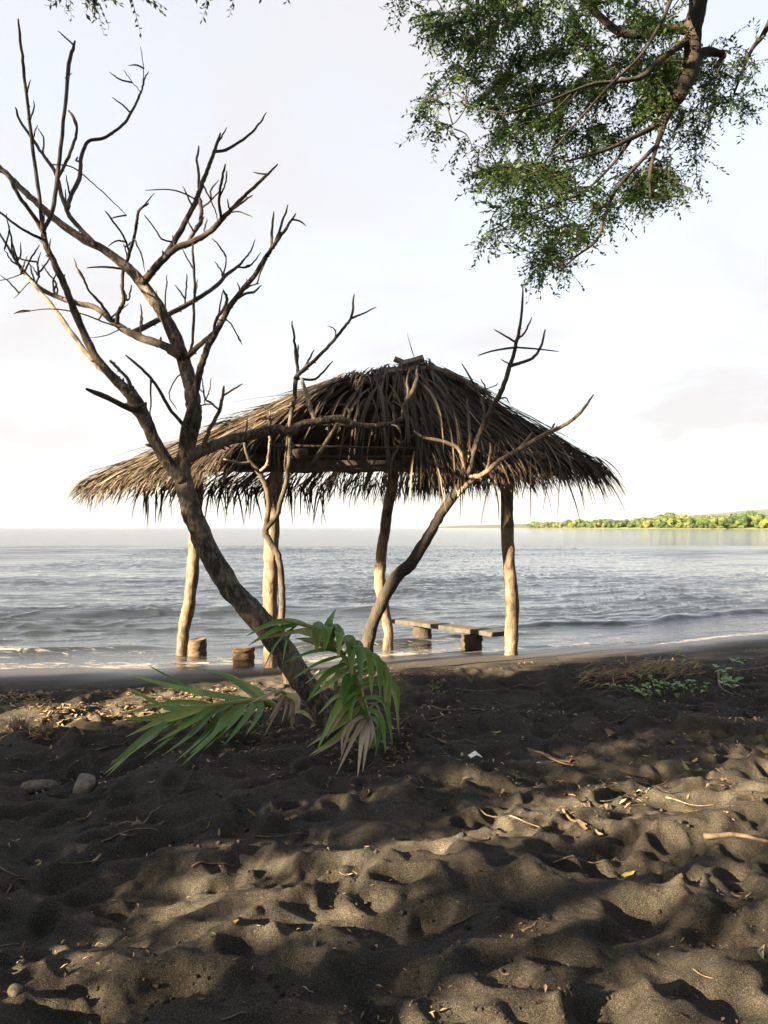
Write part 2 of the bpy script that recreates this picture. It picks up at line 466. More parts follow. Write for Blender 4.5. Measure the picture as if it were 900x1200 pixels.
def roller(c, amp, width, x0, x1, wig):
    d = off - c - 0.18 * np.sin(WX * 0.8 + wig) - 0.08 * np.sin(WX * 2.1 + wig)
    e = sstep(WX, x0, x0 + 1.2) * (1 - sstep(WX, x1 - 1.2, x1))
    steep = np.where(d > 0, np.exp(-(d / width) ** 2), np.exp(-(d / (width * 0.42)) ** 2))
    return amp * e * steep * (0.8 + 0.5 * vnoise(WX * 1.3, WX * 0, 61 + int(wig)))
r1 = roller(2.05, 0.08, 0.36, 1.2, 12, 1.0); r2 = roller(1.35, 0.10, 0.36, -9, -2.6, 2.0); r3 = roller(5.2, 0.13, 0.8, -14, 1.0, 4.0)
r4 = roller(1.25, 0.07, 0.3, -2.4, 3.0, 5.0)
wz = wz + r1 + r2 + r3 + r4
runup = 0.03 * np.exp(-np.maximum(off, 0) / 0.4)
wz = np.where(off < 0.9, np.maximum(wz, -0.02 + 0.02 * off), wz)
near = np.exp(-(np.maximum(off, 0) / 0.75) ** 2)
foam = 0.39 * near + 0.17 * np.exp(-((off - 0.95) / 0.35) ** 2) + 0.26 * np.clip((r1 + r2) / 0.10, 0, 1) ** 2 * (0.55 + 0.9 * vnoise(WX * 2.2, off * 1.5, 71)) + 0.15 * np.exp(-((off - 1.5) / 0.5) ** 2)
foam = foam * (1 - sstep(off, 3.0, 4.0))
shallow = np.exp(-np.maximum(off, 0) / 2.2)
lake = obj('lake', mesh('lake', np.stack([WX, WY, WZ + wz + 0.004], -1).reshape(-1, 3), grid_faces(len(wy), len(wx)), M_WATER, attrs={'foam': foam.ravel(), 'shallow': shallow.ravel(), 'open': sstep(off, 8, 110).ravel()}))
tag(lake, 'pale rippled lake water with small breakers at the shore', 'water', kind='structure')

# ------------------------------------------------------------------ far shore
def hills(name, prof, Y0, depth, mat, label):
    xs = np.array([p[0] for p in prof]); 
    fx = np.linspace(xs[0], xs[-1], 160); top = np.interp(fx, xs, [p[1] for p in prof])
    Ys = np.interp(fx, xs, [p[2] for p in prof]) if len(prof[0]) > 2 else np.full(160, Y0)
    V = []; rows = np.linspace(0, 1, 14)
    for t in rows:
        for a, hh, Yk in zip(fx, top, Ys):
            Y = Yk + depth * t; x = (a - 450) / 900 * Y
            z = WZ - 2.0 * (t == 0) + hh * math.sin(math.pi * min(t, 0.999)) ** 0.8 * (1 + 0.25 * float(vnoise(np.array(x / 90.0), np.array(Y / 90.0), 5)))
            V.append((x, Y, z))
    return tag(obj(name, mesh(name, V, grid_faces(14, 160), mat)), label, 'land', kind='structure')
M_HILL = mat_bark('wooded_hill', (0.013, 0.028, 0.012), (0.026, 0.046, 0.018), (0.046, 0.062, 0.024), 0.09, 1, 0.8)
hills('hill', [(700, 5), (760, 40), (830, 84), (900, 110), (1000, 128), (1250, 150), (1600, 120), (2000, 60)], 3900, 1500, M_HILL, 'low blue wooded hill rising behind the far shore')
hills('headland', [(500, 1), (540, 8), (600, 13), (640, 18), (760, 22), (1000, 26), (1300, 20)], 2500, 500, M_HILL, 'thin hazy headland on the horizon')
hills('far_bank', [(590, 0.6, 1750), (640, 1.5, 1350), (700, 2.2, 1000), (780, 2.5, 760), (900, 2.5, 600), (1100, 3, 480), (1500, 3, 400)], 0, 160, mat_bark('bank_grass', (0.03, 0.048, 0.013), (0.06, 0.078, 0.022), (0.10, 0.098, 0.035), 0.25, 1, 0.4), 'grassy green bank across the lake')

def far_crown(seed, hgt, wid):
    rs = np.random.default_rng(seed); V, F = [], []
    lobes = [(rs.normal(0, 0.33) * wid, rs.normal(0, 0.33) * wid, hgt * rs.uniform(0.35, 0.78), wid * rs.uniform(0.22, 0.42)) for _ in range(9)] + [(0, 0, hgt * 0.3, wid * 0.45)]
    for lx, ly, lz, lr in lobes:
        k = len(V)                                     # solid inner foliage of the lobe
        for j in range(5):
            for i in range(7):
                ph, th = math.pi * (j + 0.5) / 5, 2 * math.pi * i / 7; q = lr * rs.uniform(0.75, 1.0)
                V.append(np.array([lx + q * math.sin(ph) * math.cos(th), ly + q * math.sin(ph) * math.sin(th), max(lz + q * 0.85 * math.cos(ph), 0.1)]))
        for j in range(4):
            for i in range(7): F.append((k + j * 7 + i, k + j * 7 + (i + 1) % 7, k + j * 7 + 7 + (i + 1) % 7, k + j * 7 + 7 + i))
        for _ in range(75):
            d = rs.normal(size=3); d /= np.linalg.norm(d); d[2] = d[2] * 0.85
            c = np.array([lx, ly, lz]) + d * lr * rs.uniform(0.75, 1.08)
            if c[2] < 0.2: c[2] = 0.2
            q = rs.normal(size=3); q = q - d * np.dot(q, d) * 0.8; q /= np.linalg.norm(q); r = np.cross(d, q) 
            s = rs.uniform(0.05, 0.10) * wid
            k = len(V); V += [c - q * s, c + r * s * 0.8 + d * s * 0.3, c + q * s, c - r * s * 0.8]
            F.append((k, k + 1, k + 2, k + 3))
    return mesh('shore_tree', V, F, M_FARLEAF, smooth=False)
crowns = [far_crown(100 + i, 9 + 1.4 * (i % 3), 9 + (i * 37 % 5)) for i in range(7)]
fr = np.random.default_rng(5)
tx = []
for i in range(230):
    a = 620 + 330 * fr.random() ** 0.85
    Yb = np.interp(a, [590, 640, 700, 780, 900, 1100], [1750, 1350, 1000, 760, 600, 480])
    row = fr.random()
    Y = Yb + 12 + 75 * row
    x = (a - 450) / 900 * Y
    sc = fr.uniform(0.32, 0.85) + 0.55 * row * fr.uniform(0.5, 1.0)
    if 860 < a < 880 : sc *= 1.1
    o = obj('shore_tree', crowns[i % 7], loc=(x, Y, WZ + 1.2), rot=(0, 0, fr.uniform(0, 6.28)), scale=(sc * fr.uniform(0.9, 1.4), sc, sc))
    tag(o, 'leafy green tree in the wooded belt along the far shore', 'tree', 'trees along the far shore')

# ------------------------------------------------------------------ bare trees
class BareTree:
    def __init__(s, name, base_px, Y, label):
        s.base = on_ground(*base_px); s.root = empty(name, s.base, label, 'tree'); s.nodes = []; s.objs = {}; s.tops = set()
        s.seed = len(name) * 31
    def path(s, name, pts, mat, dY=0.0, Y0=None, sides=9, rough=0.10, join=True, per=6, root_flare=False, parent=None, ends=None):
        """pts: (px, py, width in px). Depth starts where the path leaves an earlier one and drifts by dY"""
        s.seed += 1
        a = np.array(pts, float)
        if Y0 is None:
            best = min(s.nodes, key=lambda q: (q[0] - a[0, 0]) ** 2 + (q[1] - a[0, 1]) ** 2)
            Y0 = best[2]; own = best[3]
            if name == 'twig' and own in s.tops: parent = s.objs[own]
            if join and (best[0] - a[0, 0]) ** 2 + (best[1] - a[0, 1]) ** 2 < 400:
                a[0, :2] = best[:2]
        sp = spline(a, per)
        seg = np.concatenate([[0], np.cumsum(np.hypot(*np.diff(sp[:, :2], axis=0).T))]); t = seg / max(seg[-1], 1e-6)
        rs = np.random.default_rng(s.seed)
        Ys = Y0 + dY * t + 0.06 * abs(dY) * np.sin(t * 7 + s.seed)
        p3, rad = [], []
        for (x, y, w), Yk in zip(sp, Ys):
            jx = rs.normal(0, 0.35) if len(sp) > 8 else 0
            p3.append(P(x + jx, y, Yk)); rad.append(max((w * 0.9 if w < 6 else 5.4 + (w - 6) * 0.70) * 0.5, 0.5) * Yk / 900); s.nodes.append((x, y, Yk, s.seed))
        if name != 'trunk' and len(rad) > 3: rad[-1] *= 0.6; rad[-2] *= 0.85
        if root_flare:
            rad[0] *= 1.25; rad[1] *= 1.12
        p3 = np.array(p3) - np.array(s.base)
        V, F = tube(p3, rad, sides, rough, s.seed)
        if len(p3) > 10 and name != 'trunk':                  # buds and leaf scars
            mb = MB(); mb.add(V, F)
            for _ in range(int(len(p3) * 0.35)):
                i = rs.integers(2, len(p3) - 1); d = rs.normal(size=3); tg = p3[i] - p3[i - 1]; tg /= np.linalg.norm(tg) + 1e-9
                d -= tg * np.dot(d, tg); d /= np.linalg.norm(d); d = d + tg * 0.7
                L = rad[i] * rs.uniform(0.1, 0.7)
                v2, f2 = tube([p3[i], p3[i] + d * (rad[i] * 0.8 + L * 0.5), p3[i] + d * (rad[i] + L)], [rad[i] * 0.5, rad[i] * 0.35, rad[i] * 0.12], 4)
                mb.add(v2, f2)
            me = mb.mesh(name, mat)
        else:
            me = mesh(name, V, F, mat)
        o = obj(name, me, parent or s.root); s.objs[s.seed] = o
        if parent is None: s.tops.add(s.seed)
        return o

T = BareTree('bare_tree', (381, 846), 5.9, 'large leafless tree with a leaning forked trunk beside the palm fronds')
T0 = T.base.y
T.path('trunk', [(388, 862, 42), (372, 826, 39), (352, 793, 38), (330, 760, 37), (300, 723, 36), (270, 688, 35), (246, 650, 33), (229, 612, 31), (219, 578, 30), (213, 548, 27), (219, 528, 24), (226, 497, 24), (227, 470, 24), (221, 443, 22), (210, 408, 20), (194, 373, 18), (177, 347, 18), (162, 327, 17), (144, 309, 14), (119, 291, 12.5), (97, 280, 11), (67, 259, 10), (47, 241, 9), (25, 221, 8), (3, 199, 7), (-30, 170, 6)], M_TRUNK, dY=0.25, Y0=T0, sides=16, rough=0.13, per=7, root_flare=True)
T.first = T.seed
LB = [  # pts, dY, material
 ([(216, 566, 22), (195, 540, 21), (180, 513, 19), (170, 492, 20), (157, 466, 19), (138, 448, 13), (110, 415, 11.5), (90, 371, 10.5), (75, 333, 9.5), (62, 305, 8.5), (53, 285, 9), (51, 270, 8)], -0.45, M_TRUNK),
 ([(50, 274, 5.5), (46, 230, 5), (38, 170, 4.6), (30, 100, 4.2), (26, 65, 4), (22, 22, 3)], -0.35, M_LIMB),
 ([(53, 270, 6), (62, 245, 5.6), (68, 200, 5.2), (76, 130, 4.8), (81, 75, 5), (88, 48, 4)], 0.3, M_LIMB),
 ([(49, 272, 6), (40, 254, 5.6), (22, 230, 5), (8, 205, 5), (-14, 196, 4)], -0.3, M_TRUNK),
 ([(45, 285, 4), (22, 266, 3.5), (0, 249, 3), (-20, 232, 2)], -0.4, M_LIMB),
 ([(68, 208, 4), (80, 184, 4), (88, 162, 3.6), (90, 146, 3), (84, 132, 2)], 0.25, M_LIMB),
 ([(89, 150, 2.5), (82, 132, 2.2), (80, 130, 2)], 0.1, M_LIMB),
 ([(112, 286, 7), (92, 266, 6), (80, 250, 6), (72, 228, 5.5), (65, 202, 5), (50, 180, 4), (36, 160, 4), (24, 142, 3.4), (18, 126, 3)], 0.5, M_LIMB),
 ([(76, 248, 6), (84, 228, 5.5), (93, 208, 5.5), (95, 185, 5), (103, 166, 5), (120, 162, 4), (134, 154, 3.8), (146, 144, 3.6), (158, 124, 3), (167, 104, 3)], 0.6, M_LIMB),
 ([(167, 104, 1.4), (168, 80, 1.2), (165, 55, 1)], 0.2, M_LIMB), ([(165, 106, 1.2), (153, 94, 1), (145, 82, 0.9)], -0.1, M_LIMB),
 ([(92, 190, 2.4), (89, 188, 2.6), (91, 184, 2)], 0.1, M_LIMB),
 ([(60, 192, 1.8), (85, 196, 1.8), (110, 216, 1.6), (132, 236, 1.4), (148, 252, 1)], 0.4, M_LIMB),
 ([(166, 331, 13), (180, 316, 11), (192, 303, 10.5), (208, 290, 9.5), (222, 285, 9), (236, 278, 8.5), (249, 269, 8), (260, 257, 7), (272, 245, 5.5), (286, 230, 4.5), (300, 217, 4), (314, 204, 3.2), (326, 192, 2.4)], -0.5, M_LIMB),
 ([(172, 330, 9), (188, 308, 8.5), (204, 284, 8), (218, 258, 7.5), (228, 240, 7), (233, 226, 6.5), (240, 207, 5.5), (247, 189, 5), (252, 175, 4.5), (258, 156, 3.6)], 0.45, M_LIMB),
 ([(252, 178, 4), (264, 176, 3.8), (278, 168, 3.6), (292, 158, 3.4), (303, 146, 2.8), (312, 132, 1.8)], 0.3, M_LIMB),
 ([(234, 226, 4), (233, 205, 3.6), (231, 188, 3.2), (233, 171, 2.6)], 0.3, M_LIMB),
 ([(219, 283, 6), (227, 272, 5.5), (235, 260, 5.5), (236, 244, 5), (234, 232, 5)], 0.2, M_LIMB),
 ([(240, 216, 2.4), (246, 232, 2), (252, 246, 1.6), (256, 260, 1.4)], 0.2, M_LIMB),
 ([(259, 258, 4.5), (257, 240, 4), (258, 222, 3.6), (261, 206, 3.4), (264, 192, 2.6)], -0.3, M_LIMB), ([(259, 232, 2.6), (264, 216, 2.4), (266, 200, 2)], -0.1, M_LIMB),
 ([(264, 252, 3), (276, 243, 3), (288, 234, 2.6), (296, 229, 1.8)], -0.25, M_LIMB), ([(266, 250, 2.4), (280, 248, 2), (296, 254, 1.3)], -0.3, M_LIMB),
 ([(230, 234, 2.2), (214, 226, 2), (196, 222, 1.8), (170, 223, 1.4)], -0.4, M_LIMB),
 ([(200, 284, 2.6), (190, 280, 2.4), (180, 266, 2), (169, 252, 1.6)], -0.3, M_LIMB),
 ([(204, 420, 15), (192, 405, 13), (169, 397, 12), (150, 389, 11), (133, 377, 8.5), (111, 360, 7.5), (92, 356, 6.5), (67, 348, 6), (46, 337, 5.5), (28, 319, 5), (17, 303, 3.5), (6, 284, 3), (-6, 266, 2)], 0.9, M_LIMB),
 ([(150, 452, 9), (138, 444, 8), (118, 431, 7), (100, 412, 6.5), (80, 385, 6), (62, 360, 5.5), (42, 336, 5), (28, 320, 4.5)], 0.6, M_DEAD),
 ([(154, 388, 9), (170, 383, 8), (184, 376, 7.5), (208, 363, 6.5), (228, 352, 6), (250, 338, 5), (266, 322, 4.5), (280, 311, 3.6), (290, 299, 2)], 0.8, M_LIMB),
 ([(278, 313, 2.8), (292, 312, 2.4), (306, 296, 1.6)], 0.2, M_LIMB), ([(262, 327, 2.6), (264, 312, 2.2), (265, 299, 1.6)], 0.2, M_LIMB),
 ([(215, 360, 2.4), (218, 340, 2.2), (219, 321, 1.8)], 0.3, M_LIMB), ([(192, 371, 2.4), (194, 345, 2.2), (196, 322, 1.6)], 0.3, M_LIMB),
 ([(137, 376, 6), (139, 366, 5.5), (145, 352, 5), (143, 330, 4.5), (146, 312, 4.5), (152, 296, 4.4), (158, 274, 4.2), (161, 256, 4), (164, 245, 3.4), (175, 238, 2.6)], -0.5, M_LIMB),
 ([(153, 296, 3), (144, 276, 2.8), (133, 260, 2.6), (123, 247, 2)], -0.3, M_LIMB), ([(148, 310, 2.4), (160, 318, 2.2), (164, 330, 2)], -0.2, M_LIMB), ([(159, 280, 2.2), (166, 300, 2), (170, 318, 1.4)], -0.2, M_LIMB),
 ([(150, 302, 2), (146, 290, 1.8), (145, 286, 1.4)], 0.1, M_LIMB), ([(143, 353, 2.4), (151, 350, 2.4), (154, 334, 2)], 0.2, M_LIMB),
 ([(134, 376, 4), (118, 356, 3.4), (104, 340, 3), (98, 326, 2.6), (92, 315, 2)], -0.5, M_LIMB),
 ([(68, 348, 3), (63, 340, 3), (66, 333, 2.6), (58, 322, 2), (49, 310, 1.6)], 0.3, M_LIMB), ([(44, 334, 2.6), (46, 322, 2.2), (43, 307, 1.8)], 0.2, M_LIMB),
 ([(30, 318, 2.6), (36, 304, 2.4), (46, 287, 1.8)], -0.3, M_LIMB), ([(22, 309, 2.8), (14, 284, 2.4), (7, 250, 1.6)], -0.4, M_LIMB), ([(24, 314, 2.6), (12, 304, 2.2), (5, 292, 1.6)], -0.2, M_LIMB), ([(28, 320, 1.6), (12, 326, 1.4), (-6, 330, 1)], -0.2, M_LIMB), ([(34, 332, 1.5), (24, 342, 1.3), (16, 350, 1)], -0.2, M_LIMB),
 ([(144, 386, 2.2), (120, 377, 2), (96, 368, 1.8), (60, 362, 1.6), (18, 367, 1.2)], -0.5, M_LIMB), ([(140, 388, 1.6), (124, 393, 1.4), (106, 396, 1.1)], -0.3, M_LIMB),
 ([(139, 315, 3), (126, 313, 2.8), (112, 313, 2.4), (101, 314, 1.6)], -0.4, M_LIMB),
 ([(208, 540, 14), (216, 509, 13), (227, 466, 11), (233, 440, 10), (240, 415, 9), (254, 388, 8.5), (268, 361, 8), (284, 340, 7), (300, 320, 6.5), (312, 300, 6), (322, 286, 5), (335, 268, 3.8), (347, 250, 2.6)], -0.75, M_TRUNK),
 ([(317, 292, 4), (319, 270, 3.4), (321, 248, 2.4)], 0.2, M_LIMB), ([(322, 284, 4), (330, 264, 3.4), (337, 240, 2.4)], 0.25, M_LIMB),
 ([(221, 421, 8), (230, 408, 7), (243, 397, 6.5), (252, 388, 6)], -0.3, M_LIMB), ([(250, 390, 4), (254, 374, 4), (262, 362, 4), (266, 350, 4), (262, 340, 3)], -0.2, M_LIMB),
 ([(223, 418, 4), (226, 396, 3.8), (227, 360, 3.6), (228, 330, 3.4), (226, 300, 3.2), (226, 285, 2.6)], -0.2, M_LIMB),
 ([(276, 351, 4), (288, 344, 3.6), (298, 342, 3), (306, 334, 2)], 0.25, M_LIMB), ([(262, 374, 2.2), (272, 382, 2), (284, 404, 1.4)], 0.2, M_LIMB), ([(286, 338, 2.2), (296, 334, 2), (304, 332, 1.4)], 0.2, M_LIMB),
 ([(211, 498, 5), (198, 478, 4.6), (184, 453, 4.2), (170, 436, 3.8), (147, 416, 3)], -0.35, M_LIMB), ([(176, 443, 2.6), (177, 455, 2.6), (176, 490, 2)], -0.1, M_LIMB),
 ([(158, 460, 8), (150, 445, 5), (138, 432, 4.5), (129, 422, 4.5)], -0.2, M_DEAD), ([(166, 484, 9), (150, 478, 8), (126, 466, 7.5), (101, 456, 6)], -0.45, M_LIMB),
 ([(222, 430, 2), (206, 444, 1.8), (198, 464, 1.6), (207, 480, 1.2)], -0.15, M_LIMB), ([(221, 446, 2), (238, 460, 2), (240, 475, 1.4)], -0.2, M_LIMB),
 ([(222, 538, 22), (232, 530, 19), (262, 518, 17), (293, 510, 16), (324, 503, 14.5), (338, 506, 14), (355, 497, 12), (378, 493, 11), (398, 491, 10), (412, 497, 8.5), (428, 499, 7.5), (443, 499, 7), (460, 496, 6), (472, 489, 5.5), (474, 474, 5.5), (482, 461, 5), (488, 446, 4.5), (490, 428, 3)], 1.0, M_TRUNK),
 ([(474, 476, 4), (478, 462, 3.6), (477, 446, 3.2), (480, 432, 2)], 0.2, M_DEAD), ([(456, 498, 3), (466, 500, 3), (470, 508, 2)], -0.1, M_DEAD),
 ([(238, 524, 6), (245, 504, 5.6), (257, 481, 5), (261, 464, 4.2), (262, 452, 3)], -0.2, M_DEAD), ([(261, 464, 3), (272, 457, 2.8), (284, 450, 2)], 0.15, M_DEAD), ([(256, 481, 3), (247, 472, 3), (240, 466, 2.4), (237, 442, 1.6)], -0.15, M_DEAD), ([(242, 468, 2), (246, 456, 1.8), (247, 443, 1.4)], 0.1, M_DEAD), ([(250, 474, 2), (240, 474, 2), (234, 476, 1.6)], 0.1, M_DEAD),
 ([(368, 494, 7), (364, 478, 6), (358, 458, 5.5), (353, 443, 5)], 0.35, M_DEAD), ([(406, 494, 4), (410, 484, 4), (407, 478, 3)], 0.1, M_DEAD), ([(290, 512, 3), (289, 500, 3), (290, 490, 2)], 0.1, M_DEAD),
]
for pts, dY, mt in LB:
    w = max(p[2] for p in pts)
    T.path('branch' if w >= 4 else 'twig', pts, mt, dY, sides=10 if w > 8 else (7 if w >= 4 else 5), rough=0.14 if w > 8 else 0.12, per=5)
# swollen pruning knot on the left stem
T.path('branch', [(168, 492, 17), (160, 474, 24), (153, 460, 21), (150, 452, 12)], M_TRUNK, dY=-0.02, sides=11, rough=0.3)

# fine forked twiglets towards the ends of the thinner limbs
qrs = np.random.default_rng(77)
cand = [q for q in T.nodes if q[1] < 400 and q[0] > -5]
for _ in range(74):
    q = cand[qrs.integers(len(cand))]
    if q[3] == T.first: continue
    an = -math.pi / 2 + qrs.normal(0, 0.75); L = qrs.uniform(10, 34); k = qrs.normal(0, 0.16)
    T.path('twig', [(q[0], q[1], 2.6), (q[0] + L * 0.5 * math.cos(an), q[1] + L * 0.5 * math.sin(an), 2.2), (q[0] + L * math.cos(an + k), q[1] + L * math.sin(an + k), 1.4)], M_LIMB, qrs.normal(0, 0.15), sides=5, per=4)

T2 = BareTree('bare_sapling', (338, 800), 8.3, 'thin grey leafless sapling standing against the pale front hut post')
T2.path('trunk', [(338, 806, 11), (333, 770, 10), (330, 735, 9.5), (331, 690, 9), (327, 655, 9), (317, 636, 9), (311, 624, 10), (313, 613, 8), (315, 590, 7), (310, 566, 7), (300, 549, 6.5), (291, 538, 5), (286, 518, 3.5)], M_LIMB, dY=-0.25, Y0=T2.base.y, sides=9, per=6)
for pts, dY, mt in [
 ([(313, 620, 8), (323, 606, 7), (331, 582, 6.4), (337, 555, 6), (340, 525, 5.8), (340, 494, 5.6), (345, 467, 5.4), (347, 443, 6.5), (355, 434, 6.2), (370, 421, 5), (390, 400, 4.4), (404, 383, 4), (412, 370, 3.4), (415, 345, 2.4)], -0.3, M_LIMB),
 ([(411, 372, 3), (424, 368, 2.4), (440, 360, 1.6)], 0.2, M_LIMB), ([(394, 396, 2), (392, 386, 1.8), (384, 382, 1.2)], 0.1, M_LIMB),
 ([(348, 437, 4.5), (347, 420, 4.2), (345, 400, 3.4), (342, 376, 2.2)], -0.2, M_LIMB), ([(348, 430, 3), (349, 414, 2.6), (350, 404, 1.8)], 0.1, M_LIMB), ([(356, 433, 3.6), (362, 422, 3), (368, 410, 2)], 0.2, M_LIMB),
 ([(356, 446, 3.6), (366, 445, 3.4), (376, 439, 3), (390, 423, 2)], 0.25, M_LIMB),
 ([(304, 553, 4.5), (312, 545, 4.2), (316, 528, 4), (316, 505, 3.8), (316, 481, 2.6)], -0.15, M_DEAD), ([(316, 493, 2.4), (308, 491, 2.2), (303, 490, 1.6)], -0.1, M_DEAD),
 ([(292, 545, 4), (280, 543, 3.6), (262, 538, 2.4)], -0.25, M_DEAD), ([(338, 560, 2.6), (334, 540, 2.4), (337, 505, 2)], 0.1, M_LIMB)]:
    w = max(p[2] for p in pts); T2.path('branch' if w >= 4 else 'twig', pts, mt, dY, sides=7, per=5)

T3 = BareTree('bare_leaning_tree', (428, 775), 8.3, 'slim dark leafless tree leaning towards the right hut post, pale upper twigs')
T3.path('trunk', [(424, 786, 24), (429, 762, 21), (436, 733, 19), (448, 705, 19), (464, 676, 20), (481, 662, 19), (493, 643, 16.5), (513, 609, 15.5), (533, 579, 14.5), (544, 562, 13)], M_DARK, dY=-0.25, Y0=T3.base.y, sides=12, rough=0.14, per=7)
for pts, dY, mt in [
 ([(545, 563, 11), (551, 548, 10), (555, 530, 9), (564, 505, 8.5), (575, 481, 8), (587, 460, 7), (596, 434, 6), (604, 407, 5), (610, 380, 4), (613, 335, 2.4)], -0.3, M_LIMB),
 ([(599, 430, 5), (614, 424, 4.4), (626, 418, 4), (634, 406, 3.4), (639, 386, 2.4)], 0.3, M_LIMB), ([(606, 409, 3), (590, 409, 2.6), (574, 412, 2.2), (559, 417, 1.6)], -0.3, M_LIMB), ([(606, 409, 2.6), (630, 409, 2.2), (655, 412, 1.4)], 0.3, M_LIMB),
 ([(606, 403, 3), (596, 396, 2.6), (579, 386, 1.6)], -0.2, M_LIMB), ([(609, 396, 3), (616, 388, 2.6), (623, 372, 1.8)], 0.2, M_LIMB), ([(600, 427, 2), (592, 424, 1.8), (587, 421, 1.4)], -0.1, M_LIMB),
 ([(547, 561, 7), (543, 540, 6.4), (538, 526, 5.6), (526, 520, 5), (513, 516, 4.6), (498, 513, 4), (485, 505, 2.6)], -0.3, M_DEAD),
 ([(549, 548, 5), (550, 528, 4.6), (550, 505, 4), (549, 488, 3.6), (547, 468, 2.4)], 0.2, M_DEAD), ([(552, 538, 5), (560, 516, 4.4), (569, 498, 4), (572, 484, 3)], 0.2, M_DEAD),
 ([(567, 500, 4), (567, 478, 3.6), (562, 462, 3.4), (554, 447, 3), (541, 426, 2)], 0.3, M_LIMB), ([(574, 482, 3), (572, 462, 2.6), (563, 444, 1.8)], 0.2, M_LIMB), ([(583, 468, 2.4), (592, 466, 2), (597, 472, 1.4)], 0.1, M_LIMB), ([(560, 458, 1.8), (580, 452, 1.6), (584, 448, 1.2)], 0.1, M_LIMB),
 ([(532, 588, 8), (540, 576, 8), (552, 564, 8), (567, 555, 7), (587, 539, 6.6), (606, 528, 6.4), (626, 516, 6.2), (642, 507, 6), (658, 500, 5), (672, 491, 4.4), (684, 479, 3.8), (696, 462, 2.6)], -0.7, M_DEAD),
 ([(606, 528, 4.4), (614, 520, 4.2), (624, 506, 3)], 0.2, M_DEAD), ([(571, 551, 4), (574, 536, 3.6), (575, 519, 2.6)], -0.1, M_DEAD), ([(648, 504, 3), (648, 500, 3), (650, 496, 2)], 0.1, M_DEAD), ([(548, 562, 5), (556, 558, 5), (566, 557, 4)], -0.1, M_DEAD)]:
    w = max(p[2] for p in pts); T3.path('branch' if w >= 4 else 'twig', pts, mt, dY, sides=7, per=5)

# ------------------------------------------------------------------ thatched hut
PL, PB, PR_, PF = [np.array(p) for p in ((-2.6, 10.2), (0.02, 10.72), (1.6, 9.85), (-1.27, 9.0))]
hut_c = Vector((-0.55, 9.95, 0)); hut_c.z = ground(hut_c.x, hut_c.y)
hut = empty('thatched_hut', hut_c, 'open beach hut with shaggy dry palm thatch roof on rough pole posts', 'hut')
HB = np.array(hut_c)
def hpart(name, VF, mat, parent=None, tone=None, smooth=True):
    V, F = VF
    return obj(name, mesh(name, np.asarray(V) - HB, F, mat, smooth, None if tone is None else np.full(len(V), tone)), parent or hut)
def post(pts_px, Y, x0y0, seed, top_z=2.45, label=None):
    z0 = ground(*x0y0) - 0.25
    pts = []
    for px, py, w in pts_px: 
        p = P(px, py, Y); pts.append((*p, w * 0.43 * Y / 900))
    a = np.array(pts); first = a[0].copy(); first[2] = z0; first[3] *= 1.06
    a = np.vstack([first, a]) if a[0, 2] > z0 + 0.05 else a
    sp = spline(a, 7)
    return hpart('post', tube(sp[:, :3], sp[:, 3], 14, 0.13, seed), M_POST)
post([(213, 764, 15), (216, 735, 16), (222, 705, 17), (226, 670, 17), (228, 630, 17), (230, 590, 17), (232, 545, 16)], 10.2, PL, 3)
post([(455, 758, 15), (455, 740, 14), (450, 710, 15), (445, 680, 16), (447, 650, 15), (452, 615, 14), (457, 580, 14), (463, 540, 14)], 10.72, PB, 5)
post([(599, 764, 18), (600, 735, 18), (600, 700, 18), (597, 665, 16), (595, 630, 17), (594, 590, 17), (595, 540, 18)], 9.85, PR_, 7)
post([(317, 774, 19), (317, 735, 19), (317, 690, 19), (318, 640, 19), (321, 590, 18), (325, 540, 19)], 9.0, PF, 9)

EL = np.array(P(94, 570, 10.1)); EF = np.array(P(264, 536, 8.3)); ER = np.array(P(700, 548, 9.9)); EB = np.array([0.6, 11.75, 2.12])
RL = np.array(P(405, 446, 9.9)); RR = np.array(P(502, 430, 10.05))
def beam(a, b, r, seed, square=False, mat=None, name='beam', sag=0.0):
    a, b = np.array(a, float), np.array(b, float); t = np.linspace(0, 1, 9)[:, None]
    p = a * (1 - t) + b * t; p[:, 2] -= sag * np.sin(t[:, 0] * np.pi)
    return hpart(name, tube(p, np.full(9, r), 4 if square else 9, 0.05 if square else 0.12, seed), mat or M_BEAM, smooth=not square)
tops = {k: np.array(P(px, py, Y)) for k, px, py, Y in (('L', 231, 548, 10.2), ('B', 462, 545, 10.72), ('R', 595, 545, 9.85), ('F', 325, 543, 9.0))}
ctr = sum(tops.values()) / 4
def ext(a, b, e): d = (b - a) / np.linalg.norm(b - a); return a - d * e, b + d * e
beam(*ext(tops['F'] + [0, -0.05, -0.04], tops['R'] + [0, -0.05, 0.0], 0.45), 0.075, 1, True)
beam(*ext(tops['L'], tops['B'], 0.4), 0.065, 2, True)
beam(*ext(tops['L'] + [0, 0, 0.12], tops['F'] + [0, 0, 0.1], 0.5), 0.06, 3)
beam(*ext(tops['B'] + [0, 0, 0.1], tops['R'] + [0, 0, 0.1], 0.5), 0.06, 4)
mid1, mid2 = (tops['L'] + tops['F']) / 2, (tops['B'] + tops['R']) / 2
beam(mid1 + [0, 0, 0.16], mid2 + [0, 0, 0.16], 0.065, 5, True)
rm = (RL + RR) / 2 - [0, 0, 0.05]
beam([rm[0] + 0.12, rm[1] - 0.05, ctr[2] - 0.05], rm + [0.12, -0.05, 0.0], 0.06, 6, True, name='king_post')
beam(RL - [0.1, 0, 0.07], RR + [0.06, 0, -0.05], 0.05, 7, name='ridge_pole')
